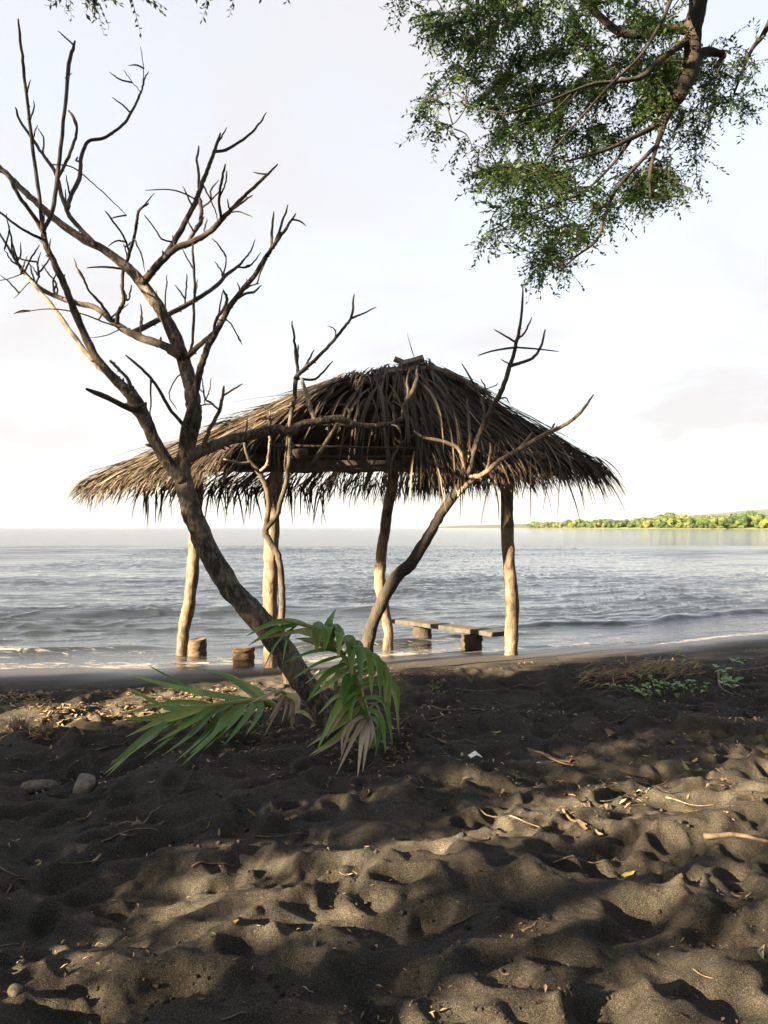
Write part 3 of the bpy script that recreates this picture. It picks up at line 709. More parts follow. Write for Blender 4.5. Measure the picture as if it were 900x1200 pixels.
def facept(f, s, t):
    e0, e1, t0, t1 = f
    return (e0 * (1 - s) + e1 * s) * (1 - t) + (t0 * (1 - s) + t1 * s) * t
FACES = {'left': (EL, EF, RL, RL), 'front': (EF, ER, RL, RR), 'right': (ER, EB, RR, RR), 'back': (EB, EL, RR, RL)}
k = 20
for nm, f in FACES.items():
    for s in ((0, 0.33, 0.66) if nm in ('left', 'right') else (0, 0.2, 0.4, 0.6, 0.8)):
        k += 1
        beam(facept(f, s, 0.03) - [0, 0, 0.09], facept(f, s, 1.0) - [0, 0, 0.08], 0.03, k, name='rafter')
for nm, f in FACES.items():
    for t in (0.2, 0.45, 0.7):
        k += 1
        beam(facept(f, 0.02, t) - [0, 0, 0.06], facept(f, 0.98, t) - [0, 0, 0.06], 0.016, k, name='purlin')

def face_normal(f):
    n = np.cross(f[1] - f[0], (f[2] + f[3]) / 2 - f[0]); n /= np.linalg.norm(n)
    return n if n[2] > 0 else -n
def bare(nm, s, t):
    """where the thatch has worn away: the near half of the long front side"""
    if nm != 'front': return 1.0
    edge = 0.45 + 0.08 * t
    return float(np.clip((s - edge) / 0.08, 0.0, 1.0))
def strand(f, s, t0, L, rs, lift, lat=0.12, droop=1.0, segs=6):
    """one dry leaflet running down the slope and hanging over the eave"""
    n = face_normal(f); down = facept(f, s, 0) - facept(f, s, 1); down /= np.linalg.norm(down)
    side = np.cross(n, down)
    d = down + side * rs.normal(0, lat); d /= np.linalg.norm(d)
    p = facept(f, s, t0) + n * lift
    tot = np.linalg.norm(facept(f, s, 0) - facept(f, s, 1)) * t0
    L = min(L, tot + rs.uniform(0.10, 0.34)) if L > 0.44 else L
    pts = [p.copy()]; run = 0
    for i in range(segs):
        st = L / segs; run += st
        over = np.clip((run - tot + 0.10) / 0.28, 0, 1) * droop
        dd = d * (1 - over * 0.85) + np.array([0, 0, -1.0]) * over * 0.95 + n * (-0.05)
        dd = dd + rs.normal(0, 0.05, 3); dd /= np.linalg.norm(dd)
        p = p + dd * st; pts.append(p.copy())
    return pts
trs = np.random.default_rng(12)
for nm, f in FACES.items():
    # under-mat of matted old leaves
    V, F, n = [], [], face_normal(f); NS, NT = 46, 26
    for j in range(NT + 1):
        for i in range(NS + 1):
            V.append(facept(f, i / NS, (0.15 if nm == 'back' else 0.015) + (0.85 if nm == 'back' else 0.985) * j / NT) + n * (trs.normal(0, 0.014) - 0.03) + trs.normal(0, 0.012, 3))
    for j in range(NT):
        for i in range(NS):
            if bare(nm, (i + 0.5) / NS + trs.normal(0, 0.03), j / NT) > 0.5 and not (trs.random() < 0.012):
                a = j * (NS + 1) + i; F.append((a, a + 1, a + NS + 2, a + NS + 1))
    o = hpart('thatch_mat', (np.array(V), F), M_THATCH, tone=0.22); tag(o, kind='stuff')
    mb = MB()
    area = {'left': 2100, 'front': 3000, 'right': 1000, 'back': 1500}[nm]
    for _ in range(area):
        s = trs.random(); t0 = trs.random() ** 0.9 * 1.0
        if trs.random() < 0.6: t0 = np.clip((np.floor(t0 * 6) + 0.75 + trs.normal(0, 0.12)) / 6, 0, 1)
        if nm in ('left', 'right') and trs.random() < t0 * 0.75: t0 *= trs.random()
        if trs.random() > bare(nm, s, t0) and trs.random() > 0.012: continue
        if nm == 'back' and t0 < 0.16 and trs.random() < 0.6: continue
        L = trs.uniform(0.45, 1.05) * (0.8 if nm == 'front' else 1.0)
        lift = trs.uniform(0.0, 0.075) + 0.02 * t0
        pts = strand(f, s, t0, L, trs, lift, 0.20, trs.uniform(0.1, 0.7))
        tone = np.clip(trs.normal(0.42, 0.30), 0, 1)
        V, F = ribbon(pts, trs.uniform(0.003, 0.007) if trs.random() < 0.22 else trs.uniform(0.011, 0.030), trs.uniform(0.1, 0.9), n, trs.uniform(-1.2, 1.2))
        mb.add(V, F, tone)
    # ragged eave fringe
    for _ in range({'left': 420, 'front': 620, 'right': 300, 'back': 520}[nm]):
        s = trs.random(); t0 = trs.uniform(0.0, 0.12)
        if trs.random() > bare(nm, s, t0) and trs.random() > 0.02: continue
        big = trs.random() ** 2
        pts = strand(f, s, t0, trs.uniform(0.22, 0.42) + 0.32 * big, trs, trs.uniform(-0.05, 0.04), 0.34, trs.uniform(0.05, 0.8))
        V, F = ribbon(pts, trs.uniform(0.010, 0.022), 0.5, n, trs.uniform(-1.5, 1.5)); mb.add(V, F, np.clip(trs.normal(0.38, 0.2), 0, 1))
    o = obj('thatch', mb.mesh('thatch', M_THATCH, HB), hut); tag(o, kind='stuff')
# hip lines: bundles folded over the corners
mb = MB()
for (e, r, cnt) in ((EL, RL, 170), (EF, RL, 260), (ER, RR, 190), (EB, RR, 120)):
    for _ in range(cnt):
        t = trs.random(); p = e * (1 - t) + r * t + np.array([0, 0, 0.05]) + trs.normal(0, 0.03, 3)
        d = (e - r) / np.linalg.norm(e - r) + trs.normal(0, 0.13, 3) + np.array([0, 0, 0.03]); L = trs.uniform(0.45, 1.15); L = min(L, np.linalg.norm(e - r) * t + trs.uniform(0.1, 0.35)); pts = [p.copy()]
        tot = np.linalg.norm(e - r) * t
        for i in range(6):
            over = np.clip((L / 6 * (i + 1) - tot + 0.15) / 0.35, 0, 1)
            d = d / np.linalg.norm(d); d = d + np.array([0, 0, -0.045 - 0.16 * over]); d /= np.linalg.norm(d)
            p = p + d * L / 6; pts.append(p.copy())
        V, F = ribbon(pts, trs.uniform(0.012, 0.028), 0.4, (0, -0.4, 0.9), trs.uniform(-1, 1)); mb.add(V, F, np.clip(trs.normal(0.5, 0.22), 0, 1))
# ridge: strands draped across
for _ in range(380):
    t = trs.random(); p = RL * (1 - t) + RR * t + np.array([0, 0, 0.07]) + trs.normal(0, 0.025, 3)
    sg = 1 if trs.random() < 0.45 else -1
    if sg > 0 and t < 0.5 and trs.random() < 0.8: continue
    d = np.array([trs.normal(0.0, 0.45) + (0.35 if t > 0.6 else -0.1), -0.8 * sg, 0.10]); L = trs.uniform(0.35, 0.95); pts = [p.copy()]
    for i in range(7):
        d = d / np.linalg.norm(d); d = d + np.array([0, 0, -0.28]); d /= np.linalg.norm(d); p = p + d * L / 7; pts.append(p.copy())
    V, F = ribbon(pts, trs.uniform(0.014, 0.032), 0.5, (0, 0, 1), trs.uniform(-1, 1)); mb.add(V, F, np.clip(trs.normal(0.45, 0.22), 0, 1))
o = obj('thatch', mb.mesh('thatch', M_THATCH, HB), hut); tag(o, kind='stuff')
# leaflets that hang clear of the mass, one by one
def hang(p, d, L, w, tone, stiff=0.22):
    p = np.array(p, float); d = np.array(d, float); pts = [p.copy()]
    for i in range(8):
        d = d / np.linalg.norm(d); d = d + np.array([trs.normal(0, 0.04), trs.normal(0, 0.04), -stiff]); d /= np.linalg.norm(d); p = p + d * L / 8; pts.append(p.copy())
    V, F = ribbon(pts, w, 0.45, (0.3, -0.9, 0.2), trs.uniform(-0.8, 0.8))
    hpart('palm_leaflet', (V, F), M_THATCH, tone=tone)
for _ in range(44):                                     # fronds slumping from the ridge across the opening
    t = trs.random() ** 0.8
    px, py = 412 + 100 * t + trs.normal(0, 5), 440 + trs.uniform(-8, 26) + (1 - t) * 12
    hang(P(px, py, 9.45 + trs.normal(0, 0.12)), (trs.normal(-0.25 + 0.75 * t, 0.25), -0.35, -0.25), trs.uniform(0.7, 1.25), trs.uniform(0.02, 0.04), np.clip(trs.normal(0.55, 0.22), 0, 1), 0.3)
for _ in range(62):                                     # darker strands under the back eave, seen through the opening
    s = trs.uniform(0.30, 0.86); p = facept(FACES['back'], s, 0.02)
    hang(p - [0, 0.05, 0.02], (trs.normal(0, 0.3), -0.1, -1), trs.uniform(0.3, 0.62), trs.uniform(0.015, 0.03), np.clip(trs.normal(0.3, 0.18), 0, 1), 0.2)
for _ in range(46):                                     # long spikes at the right corner
    u = trs.random(); p = ER * (1 - 0.22 * u) + facept(FACES['front'], 0.75, 0.1) * 0.22 * u + trs.normal(0, 0.05, 3)
    hang(p + [0, 0, 0.04], (0.75 - 0.5 * u + trs.normal(0, 0.15), -0.15, -0.35), trs.uniform(0.35, 0.68), trs.uniform(0.015, 0.026), np.clip(trs.normal(0.35, 0.18), 0, 1), 0.13)
for _ in range(48):                                     # long loose fronds along the front eave
    s = trs.uniform(0.46, 0.98); p = facept(FACES['front'], s, trs.uniform(0.02, 0.3)) + face_normal(FACES['front']) * 0.07
    hang(p, (trs.normal(0.15, 0.35), -0.5, -0.55), trs.uniform(0.5, 0.95), trs.uniform(0.015, 0.03), np.clip(trs.normal(0.5, 0.28), 0, 1), 0.22)
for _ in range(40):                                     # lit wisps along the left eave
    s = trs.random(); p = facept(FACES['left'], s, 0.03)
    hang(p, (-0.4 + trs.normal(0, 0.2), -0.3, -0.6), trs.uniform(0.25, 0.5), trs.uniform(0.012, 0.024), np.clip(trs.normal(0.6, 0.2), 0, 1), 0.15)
for _ in range(26):                                     # thatch hanging round the front post head
    hang(P(316 + trs.uniform(-22, 26), 505 + trs.uniform(-12, 16), 8.8 + trs.normal(0, 0.08)), (trs.normal(0, 0.3), -0.1, -1), trs.uniform(0.3, 0.6), trs.uniform(0.016, 0.03), np.clip(trs.normal(0.55, 0.2), 0, 1), 0.2)
for (a, b, w) in (((470, 428), (496, 420), 9), ((462, 421), (486, 430), 7), ((500, 428), (560, 452), 6), ((520, 432), (575, 462), 5), ((455, 436), (500, 432), 8)):
    pa, pb = np.array(P(*a, 9.75)), np.array(P(*b, 9.8))
    t = np.linspace(0, 1, 5)[:, None]
    hpart('ridge_stick', tube(pa * (1 - t) + pb * t, np.full(5, w * 0.5 * 9.75 / 900), 5, 0.2, int(a[0])), M_DEAD, smooth=False)
hang(P(486, 422, 9.8), (-0.35, 0, 1), 0.38, 0.012, 0.4, 0.0)

# ------------------------------------------------------------------ log stools and bench
def log(name, px, base_y, w, h, seed, label, mat=M_STUMP):
    p = on_ground(px, base_y); r = w * 0.5 * p.y / 900; hh = h * p.y / 900
    rs = np.random.default_rng(seed); root = empty(name, p, label, 'stool')
    prof = np.concatenate([[-0.05], np.linspace(0, hh, 12)])
    n = 28; V, F = [], []
    for i, z in enumerate(prof):
        ring = 1 + 0.045 * math.sin(z * 62 + seed) + rs.normal(0, 0.012)
        for q in range(n):
            a = 2 * math.pi * q / n
            rr = r * ring * (1 + 0.05 * math.sin(a * 3 + seed) + rs.normal(0, 0.018)) * (1 - 0.04 * (i == len(prof) - 1))
            V.append((rr * math.cos(a), rr * math.sin(a), z + 0.012 * math.sin(a + seed)))
    for i in range(len(prof) - 1):
        for q in range(n):
            a, b = i * n + q, i * n + (q + 1) % n; F.append((a, b, b + n, a + n))
    F.append(tuple(range((len(prof) - 1) * n, len(prof) * n)))
    obj('bark', mesh('bark', V, F, mat), root)
    V, F = [], []
    for q in range(n):
        a = 2 * math.pi * q / n; V.append((r * 0.9 * math.cos(a), r * 0.9 * math.sin(a), hh + 0.012 * math.sin(a + seed) + 0.006))
    V.append((0, 0, hh + 0.002))
    obj('cut_face', mesh('cut_face', V, [(q, (q + 1) % n, n) for q in range(n)], M_POST, False), root)
    return root
log('log_stool', 231, 776, 21, 26, 1, 'taller upright palm log stool beside the leftmost hut post')
log('log_stool', 285, 780, 25, 20, 2, 'squat palm log stool on the wet sand near the leaning trunk')
p = on_ground(211, 773)
def pebble(name, loc, sx, sy, sz, seed, mat, label, cat, group=None):
    rs = np.random.default_rng(seed); V, F = [], []
    nu, nv = 14, 8
    for j in range(nv + 1):
        ph = math.pi * j / nv
        for i in range(nu):
            a = 2 * math.pi * i / nu
            d = np.array([math.sin(ph) * math.cos(a), math.sin(ph) * math.sin(a), math.cos(ph)])
            k = 1 + 0.45 * float(vnoise(np.array(d[0] * 1.6 + seed), np.array(d[1] * 1.6 + d[2] * 1.3), seed)) + 0.12 * float(vnoise(np.array(d[0] * 5 + seed), np.array(d[1] * 5 + d[2] * 4), seed + 3))
            V.append(d * k * (sx, sy, sz))
    for j in range(nv):
        for i in range(nu):
            a, b = j * nu + i, j * nu + (i + 1) % nu; F.append((a, a + nu, b + nu, b))
    o = obj(name, mesh(name, V, F, mat), loc=(loc[0], loc[1], loc[2] + sz * 0.45), rot=(0, 0, rs.uniform(0, 6)))
    return tag(o, label, cat, group)
pebble('stone', p, 0.05, 0.05, 0.05, 4, M_STUMP, 'small dark stone between the leftmost hut post and the tall log stool', 'stone')

b1, b2 = on_ground(495, 760), on_ground(553, 763)
bb = (b1 + b2) / 2; bb.z = ground(bb.x, bb.y)
bench = empty('bench', bb, 'low bench of a grey plank laid on two short dark logs under the hut', 'bench')
A_, B_ = np.array(P(466, 727, b1.y + 0.28)), np.array(P(588, 743, b2.y - 0.28))
zt = max(A_[2], B_[2]); 
for bp, w, sd, py_t in ((b1, 22, 3, 0), (b2, 25, 4, 0)):
    t = np.clip((bp.x - A_[0]) / (B_[0] - A_[0]), 0, 1); top = A_[2] * (1 - t) + B_[2] * t - 0.035
    zz = np.linspace(bp.z - 0.06, top, 12); rr = w * 0.5 * bp.y / 900
    pts = [(bp.x, bp.y, z) for z in zz]; rad = [rr * (1 + 0.06 * math.sin(z * 75)) for z in zz]
    V, F = tube(pts, rad, 16, 0.07, sd); obj('log_support', mesh('log_support', V - np.array(bb), F, M_DARK), bench)
ax = (B_ - A_); L = np.linalg.norm(ax); ax /= L; sd = np.cross(ax, [0, 0, 1]); sd /= np.linalg.norm(sd); up = np.cross(sd, ax)
V, F = [], []; NL = 14; brs = np.random.default_rng(3)
for i in range(NL + 1):
    c = A_ + ax * L * i / NL; w = 0.135 + brs.normal(0, 0.004); j = brs.normal(0, 0.003)
    for a, z in ((-w, -0.03), (w, -0.03), (w, 0.024), (w - 0.012, 0.032), (-w + 0.012, 0.032), (-w, 0.024)): V.append(c + sd * (a + j) + up * (z + 0.5 * j))
for i in range(NL):
    for q in range(6):
        a, b = i * 6 + q, i * 6 + (q + 1) % 6; F.append((a, b, b + 6, a + 6))
F += [tuple(range(6))[::-1], tuple(range(NL * 6, NL * 6 + 6))]
obj('seat_plank', mesh('seat_plank', np.array(V) - np.array(bb), F, M_PLANK, False), bench)

# ------------------------------------------------------------------ palm fronds
def lift_px(px, py, Y, clear=0.015):
    """keep a frond point above the sand: bring it nearer where it would sink"""
    for _ in range(40):
        p = P(px, py, Y)
        if p.z > ground(p.x, p.y) + clear: return p
        Y -= 0.04
    return p
prs = np.random.default_rng(9)
def frond(name, base, rach, leaves, label, mat=M_PALM, wid=0.042, Yr=None):
    root = empty(name, base, label, 'palm frond'); B0 = np.array(base)
    pr = [np.array(lift_px(x, y, Y)) for x, y, Y, w in rach]; 
    sp = spline(np.hstack([np.array(pr), np.array([[w * 0.5 * Y / 900] for x, y, Y, w in rach])]), 7)
    V, F = tube(sp[:, :3] - B0, sp[:, 3], 7, 0.05, 4)
    obj('midrib', mesh('midrib', V, F, mat, tone=np.full(len(V), 0.86)), root)
    for lf in leaves:
        pts, tone = lf[0], lf[1]; w = lf[2] if len(lf) > 2 else wid
        q = np.array([np.array(lift_px(x, y, Y)) for x, y, Y in pts])
        i = np.argmin(np.linalg.norm(sp[:, :3] - q[0], axis=1))
        if np.linalg.norm(sp[i, :3] - q[0]) < 0.18: q[0] = sp[i, :3]
        s2 = spline(q, 6)
        V, F = ribbon(s2, w * prs.uniform(1.0, 1.45), 0.38, (0.1, -0.55, 0.8), prs.uniform(-0.5, 0.5))
        o = obj('leaflet', mesh('leaflet', V - B0, F, M_DRYPALM if tone < 0 else mat, tone=np.clip(abs(tone) + prs.normal(0, 0.14) + (np.repeat(np.linspace(0, 1, len(V) // 3), 3) ** 3) * prs.choice([0, 0, 0.25, 0.6]), 0, 1)), root)
    return root
# frond lying out to the left
fb = on_ground(318, 850)
lv = []
for (bx, by, mx, my, tx, ty, Yb, Yt, tone) in [
 (300, 821, 235, 812, 170, 778, 5.6, 5.9, .35), (288, 821, 215, 808, 150, 790, 5.55, 5.8, .3), (305, 821, 262, 792, 211, 781, 5.6, 6.0, .4), (310, 821, 280, 797, 246, 784, 5.6, 6.0, .5),
 (262, 824, 205, 832, 150, 806, 5.5, 5.6, .45), (250, 828, 200, 824, 140, 838, 5.45, 5.3, .6), (240, 830, 195, 842, 146, 864, 5.4, 5.2, .5), (225, 834, 180, 842, 142, 842, 5.4, 5.3, .55),
 (220, 837, 170, 870, 121, 908, 5.4, 4.8, .5), (210, 842, 172, 862, 128, 898, 5.35, 4.8, .35), (200, 848, 165, 872, 124, 911, 5.3, 4.75, .6),
 (235, 832, 205, 860, 168, 890, 5.4, 5.0, .3), (250, 829, 228, 858, 190, 886, 5.45, 5.0, .45), (262, 826, 240, 862, 205, 893, 5.5, 5.0, .35), (272, 824, 252, 860, 213, 897, 5.5, 4.95, .55),
 (282, 823, 262, 850, 222, 884, 5.5, 5.1, .3), (290, 822, 272, 848, 238, 880, 5.55, 5.1, .4), (298, 822, 288, 842, 262, 874, 5.55, 5.15, .5), (306, 822, 304, 836, 288, 862, 5.6, 5.2, .35),
 (245, 829, 214, 840, 176, 852, 5.4, 5.2, .7), (276, 823, 246, 838, 214, 870, 5.5, 5.15, .25), (256, 827, 222, 848, 180, 872, 5.45, 5.1, .4), (312, 822, 296, 806, 270, 796, 5.6, 5.9, .55), (268, 824, 232, 834, 192, 822, 5.5, 5.5, .5)]:
    lv.append(([(bx, by, Yb), (mx, my, (Yb + Yt) / 2), (tx, ty, Yt)], tone))
frond('palm_frond', fb, [(326, 832, 5.6, 8), (313, 822, 5.6, 7), (278, 823, 5.5, 6), (233, 831, 5.4, 5), (196, 850, 5.3, 3)], lv, 'green palm frond spread flat over the sand left of the leaning trunk')
# frond standing up and arching over
fb2 = on_ground(436, 872)
R2 = [(437, 876, 5.15, 11), (433, 850, 5.15, 10), (425, 822, 5.2, 8), (416, 792, 5.2, 7), (404, 771, 5.2, 6.5), (392, 754, 5.2, 6), (380, 741, 5.2, 5.5), (359, 733, 5.2, 5), (329, 727, 5.2, 4), (300, 738, 5.2, 2.5)]
lv = []
for (bx, by, mx, my, tx, ty, Yb, Yt, tone, w) in [
 (345, 730, 318, 732, 288, 746, 5.2, 5.1, .4, .045), (352, 732, 320, 740, 290, 757, 5.2, 5.05, .5, .045), (365, 735, 330, 728, 296, 738, 5.2, 5.3, .3, .045), (372, 738, 340, 742, 300, 750, 5.2, 5.1, .6, .04), (350, 732, 326, 752, 305, 792, 5.2, 5.15, .5, .02), (344, 732, 336, 752, 331, 778, 5.2, 5.1, .45, .022),
 (392, 754, 366, 745, 338, 738, 5.2, 5.3, .7, .06), (396, 760, 372, 752, 345, 748, 5.2, 5.2, .65, .06), (400, 766, 378, 756, 352, 750, 5.2, 5.25, .5, .06),
 (388, 750, 386, 734, 394, 713, 5.2, 5.2, .3, .075), (388, 748, 392, 738, 404, 745, 5.2, 5.1, .35, .085), (380, 741, 372, 738, 371, 766, 5.2, 5.1, .25, .085), (384, 744, 384, 735, 380, 764, 5.2, 5.0, .3, .075), (390, 750, 398, 742, 396, 772, 5.2, 5.0, .35, .075),
 (398, 762, 410, 752, 412, 795, 5.2, 5.05, .3, .075), (402, 768, 420, 758, 424, 806, 5.2, 5.0, .35, .07), (406, 772, 430, 766, 436, 818, 5.2, 5.0, .4, .075), (410, 780, 440, 772, 446, 820, 5.2, 5.05, .45, .07), (413, 786, 448, 780, 452, 830, 5.2, 5.1, .4, .07), (416, 792, 452, 788, 456, 845, 5.2, 5.1, .5, .06),
 (420, 806, 458, 806, 468, 862, 5.2, 5.1, .55, .05), (418, 798, 462, 800, 466, 850, 5.2, 5.2, .45, .045), (424, 820, 450, 824, 460, 872, 5.2, 5.0, .4, .05), (428, 832, 446, 842, 452, 884, 5.2, 4.95, .5, .045), (430, 838, 444, 850, 440, 886, 5.2, 4.95, .6, .045),
 (396, 762, 366, 764, 331, 777, 5.2, 5.1, .4, .03), (402, 770, 372, 778, 341, 797, 5.2, 5.1, .45, .03), (408, 778, 380, 794, 359, 824, 5.2, 5.0, .35, .045), (410, 784, 388, 800, 364, 818, 5.2, 5.2, .4, .04), (414, 790, 384, 786, 356, 802, 5.2, 5.4, .5, .035),
 (420, 806, 398, 826, 371, 880, 5.2, 4.9, .6, .055), (422, 814, 404, 830, 382, 866, 5.2, 5.0, .75, .05), (426, 826, 398, 850, 359, 876, 5.2, 4.95, .7, .05), (428, 832, 402, 860, 362, 886, 5.2, 4.85, .65, .05), (424, 818, 396, 816, 372, 838, 5.2, 5.3, .5, .04),
 (414, 790, 404, 806, 402, 836, 5.2, 5.0, .3, .055), (418, 800, 412, 820, 410, 850, 5.2, 5.0, .35, .05), (426, 824, 424, 846, 420, 872, 5.2, 5.0, .4, .05), (405, 772, 396, 790, 392, 816, 5.2, 5.3, .3, .045), (432, 842, 420, 858, 398, 876, 5.2, 4.9, .8, .045),
 (432, 838, 424, 868, 419, 911, 5.1, 4.65, -.8, .03), (431, 836, 416, 862, 394, 908, 5.1, 4.65, -.7, .03), (430, 836, 412, 850, 398, 894, 5.1, 4.7, -.5, .026), (433, 838, 430, 866, 425, 905, 5.1, 4.7, -.9, .028), (429, 834, 404, 856, 400, 884, 5.1, 4.75, -.6, .024), (433, 840, 437, 858, 432, 880, 5.1, 4.85, -.6, .022), (430, 838, 398, 866, 366, 886, 5.1, 4.8, -.6, .02),
 (430, 832, 446, 822, 456, 838, 5.15, 5.1, -.4, .02), (424, 826, 440, 826, 448, 842, 5.15, 5.05, -.5, .02), (422, 800, 438, 790, 446, 772, 5.2, 5.3, -.35, .014), (416, 790, 434, 772, 450, 790, 5.2, 5.3, -.3, .014)]:
    lv.append(([(bx, by, Yb), (mx, my, (Yb + Yt) / 2), (tx, ty, Yt)], tone, w))
frond('palm_frond', fb2, R2, lv, 'upright palm frond arching in front of the leaning trunk, withered leaflets at its foot')
# withered frond between them
fb3 = on_ground(342, 846)
lv = [([(x, y, 5.55), ((x + tx) / 2 + 3, (y + ty) / 2 - 5, 5.5), (tx, ty, 5.35)], -tn, .024) for x, y, tx, ty, tn in
      [(330, 812, 286, 828, .5), (330, 812, 306, 822, .3), (334, 812, 314, 846, .4), (336, 812, 330, 848, .2), (340, 814, 338, 842, .35), (344, 812, 350, 838, .6), (326, 814, 300, 812, .5), (332, 816, 310, 862, .25), (338, 816, 342, 856, .15)]]
lv += [([(346, 806, 5.5), (348, 820, 5.45), (346, 838, 5.4)], .9, .05), ([(344, 838, 5.5), (356, 836, 5.4), (368, 846, 5.35)], .7, .035)]
frond('palm_frond', fb3, [(343, 850, 5.55, 6), (341, 826, 5.55, 5), (332, 811, 5.55, 4), (322, 815, 5.5, 3)], lv, 'brown withered palm frond drooping at the middle of the two green fronds')

# ------------------------------------------------------------------ leafy trees
def leaf_cloud(name, centres, per, spread, size, mat, rs, base, droop=0.0, flat=0.6, tone_c=None):
    """many separate leaves round each twig tip, one crown"""
    c = np.repeat(np.asarray(centres, float), per, axis=0); n = len(c)
    pos = c + rs.normal(0, 1, (n, 3)) * np.array([spread, spread, spread * flat])
    d = rs.normal(0, 1, (n, 3)); d[:, 2] = d[:, 2] * 0.5 - droop; d /= np.linalg.norm(d, axis=1)[:, None]
    s = np.cross(d, rs.normal(0, 1, (n, 3))); s /= np.linalg.norm(s, axis=1)[:, None] + 1e-9
    nn = np.cross(d, s)
    L = (size * rs.uniform(0.6, 1.3, n))[:, None]; W = L * 0.24
    V = np.stack([pos, pos + d * L * 0.45 + s * W + nn * W * 0.4, pos + d * L, pos + d * L * 0.45 - s * W + nn * W * 0.4], 1).reshape(-1, 3)
    F = np.arange(4 * n).reshape(-1, 4)
    ct = rs.normal(0.45, 0.2, len(centres)) if tone_c is None else tone_c
    tone = np.clip(np.repeat(np.repeat(ct, per) + rs.normal(0, 0.12, n), 4), 0, 1)
    return mesh(name, V - np.array(base), F, mat, False, tone)

def poly_in(px, py, poly):
    inside = False; j = len(poly) - 1
    for i in range(len(poly)):
        xi, yi = poly[i]; xj, yj = poly[j]
        if (yi > py) != (yj > py) and px < (xj - xi) * (py - yi) / (yj - yi) + xi: inside = not inside
        j = i
    return inside
OT_base = Vector((4.3, 4.6, 0)); OT_base.z = ground(4.3, 4.6)
ot = empty('leafy_tree', OT_base, 'dark leafy tree whose drooping bough overhangs the beach from above', 'tree')
OB = np.array(OT_base)
nodes = []                                             # (point, radius) skeleton to grow twigs from
def bough(name, pts, mat=M_DARK, sides=10, rough=0.1, seed=0):
    sp = spline(np.array(pts, float), 8)
    V, F = tube(sp[:, :3] - OB, sp[:, 3] * 0.82, sides, rough, seed)
    obj(name, mesh(name, V, F, mat), ot)
    for q in sp: nodes.append(q[:3].copy())
def px4(x, y, Y, w): return (*P(x, y, Y), w * 0.5 * Y / 900)
crown_top = (3.5, 5.2, 7.0)
bough('trunk', [(4.3, 4.6, OT_base.z - 0.3, 0.26), (4.35, 4.65, 1.5, 0.21), (4.2, 4.8, 3.2, 0.19), (4.1, 4.9, 5.0, 0.17), (3.7, 5.1, 6.6, 0.14), (*crown_top[:2], 7.6, 0.12), (3.3, 5.3, 9.0, 0.08)], seed=2)
bough('branch', [(3.75, 5.1, 6.5, 0.12), (3.1, 5.6, 6.9, 0.11), px4(824, -60, 5.9, 28), px4(819, 0, 5.9, 26), px4(812, 35, 5.9, 25), px4(811, 68, 5.9, 25), px4(805, 92, 5.85, 24), px4(794, 112, 5.8, 24), px4(776, 125, 5.8, 22), px4(764, 114, 5.75, 12)], seed=3)
bough('branch', [px4(790, 116, 5.8, 17), px4(779, 140, 5.75, 12), px4(775, 155, 5.7, 9), px4(768, 176, 5.6, 6), px4(762, 200, 5.5, 5), px4(762, 232, 5.4, 3)], seed=4)
bough('branch', [px4(777, 143, 5.75, 9), px4(760, 152, 5.7, 8), px4(740, 162, 5.6, 7), px4(715, 174, 5.5, 5), px4(690, 182, 5.4, 4), px4(660, 190, 5.3, 2.5)], seed=5)
bough('branch', [px4(768, 172, 5.6, 6), px4(748, 192, 5.5, 5.5), px4(724, 220, 5.45, 5), px4(710, 248, 5.4, 4), px4(700, 280, 5.3, 4), px4(676, 300, 5.2, 3), px4(655, 318, 5.1, 2)], seed=6)
bough('branch', [px4(808, 36, 5.9, 14), px4(780, 33, 5.9, 12), px4(755, 40, 5.9, 12), px4(728, 38, 5.9, 11), px4(706, 22, 6.0, 10), px4(684, 0, 6.1, 9), px4(650, -30, 6.2, 6)], seed=7)
bough('branch', [px4(808, 46, 5.9, 11), px4(790, 58, 5.8, 9), px4(770, 74, 5.7, 8), px4(752, 90, 5.6, 8), px4(720, 96, 5.5, 6), px4(690, 100, 5.4, 5), px4(640, 120, 5.2, 4), px4(590, 135, 5.0, 2.5)], seed=8)
bough('branch', [px4(813, 66, 5.9, 14), px4(828, 60, 5.95, 12), px4(840, 62, 6, 10), px4(848, 66, 6, 7), px4(838, 76, 5.95, 5)], seed=9)
bough('branch', [px4(790, -20, 5.8, 9), px4(782, 10, 5.6, 6), px4(768, 38, 5.5, 5), px4(750, 66, 5.4, 4), px4(715, 100, 5.3, 4), px4(670, 150, 5.2, 3), px4(630, 200, 5.1, 2)], seed=10)
bough('branch', [px4(742, 160, 5.6, 5), px4(720, 190, 5.6, 4), px4(690, 220, 5.6, 3), px4(650, 240, 5.5, 2.5), px4(610, 255, 5.4, 1.5)], seed=11)
bough('branch', [(3.75, 5.1, 6.6, 0.09), (3.6, 5.8, 6.8, 0.07), px4(905, 20, 6.6, 9), px4(880, 60, 6.6, 5), px4(860, 110, 6.5, 3)], seed=12)
bough('branch', [(3.5, 5.2, 7.3, 0.10), (2.4, 5.2, 7.6, 0.08), (1.2, 5.3, 7.3, 0.06), (0.2, 5.4, 6.7, 0.04), (-0.6, 5.6, 6.0, 0.02)], seed=13)
bough('branch', [(3.5, 5.2, 7.6, 0.10), (2.2, 4.6, 8.4, 0.07), (0.4, 4.4, 8.2, 0.05), (-1.4, 4.5, 7.0, 0.035), (-2.3, 4.9, 5.9, 0.015)], seed=14)
bough('branch', [(3.5, 5.2, 7.6, 0.10), (3.0, 6.6, 8.6, 0.07), (2.2, 7.4, 8.8, 0.05), (1.0, 7.6, 8.3, 0.03)], seed=15)
ors = np.random.default_rng(33)
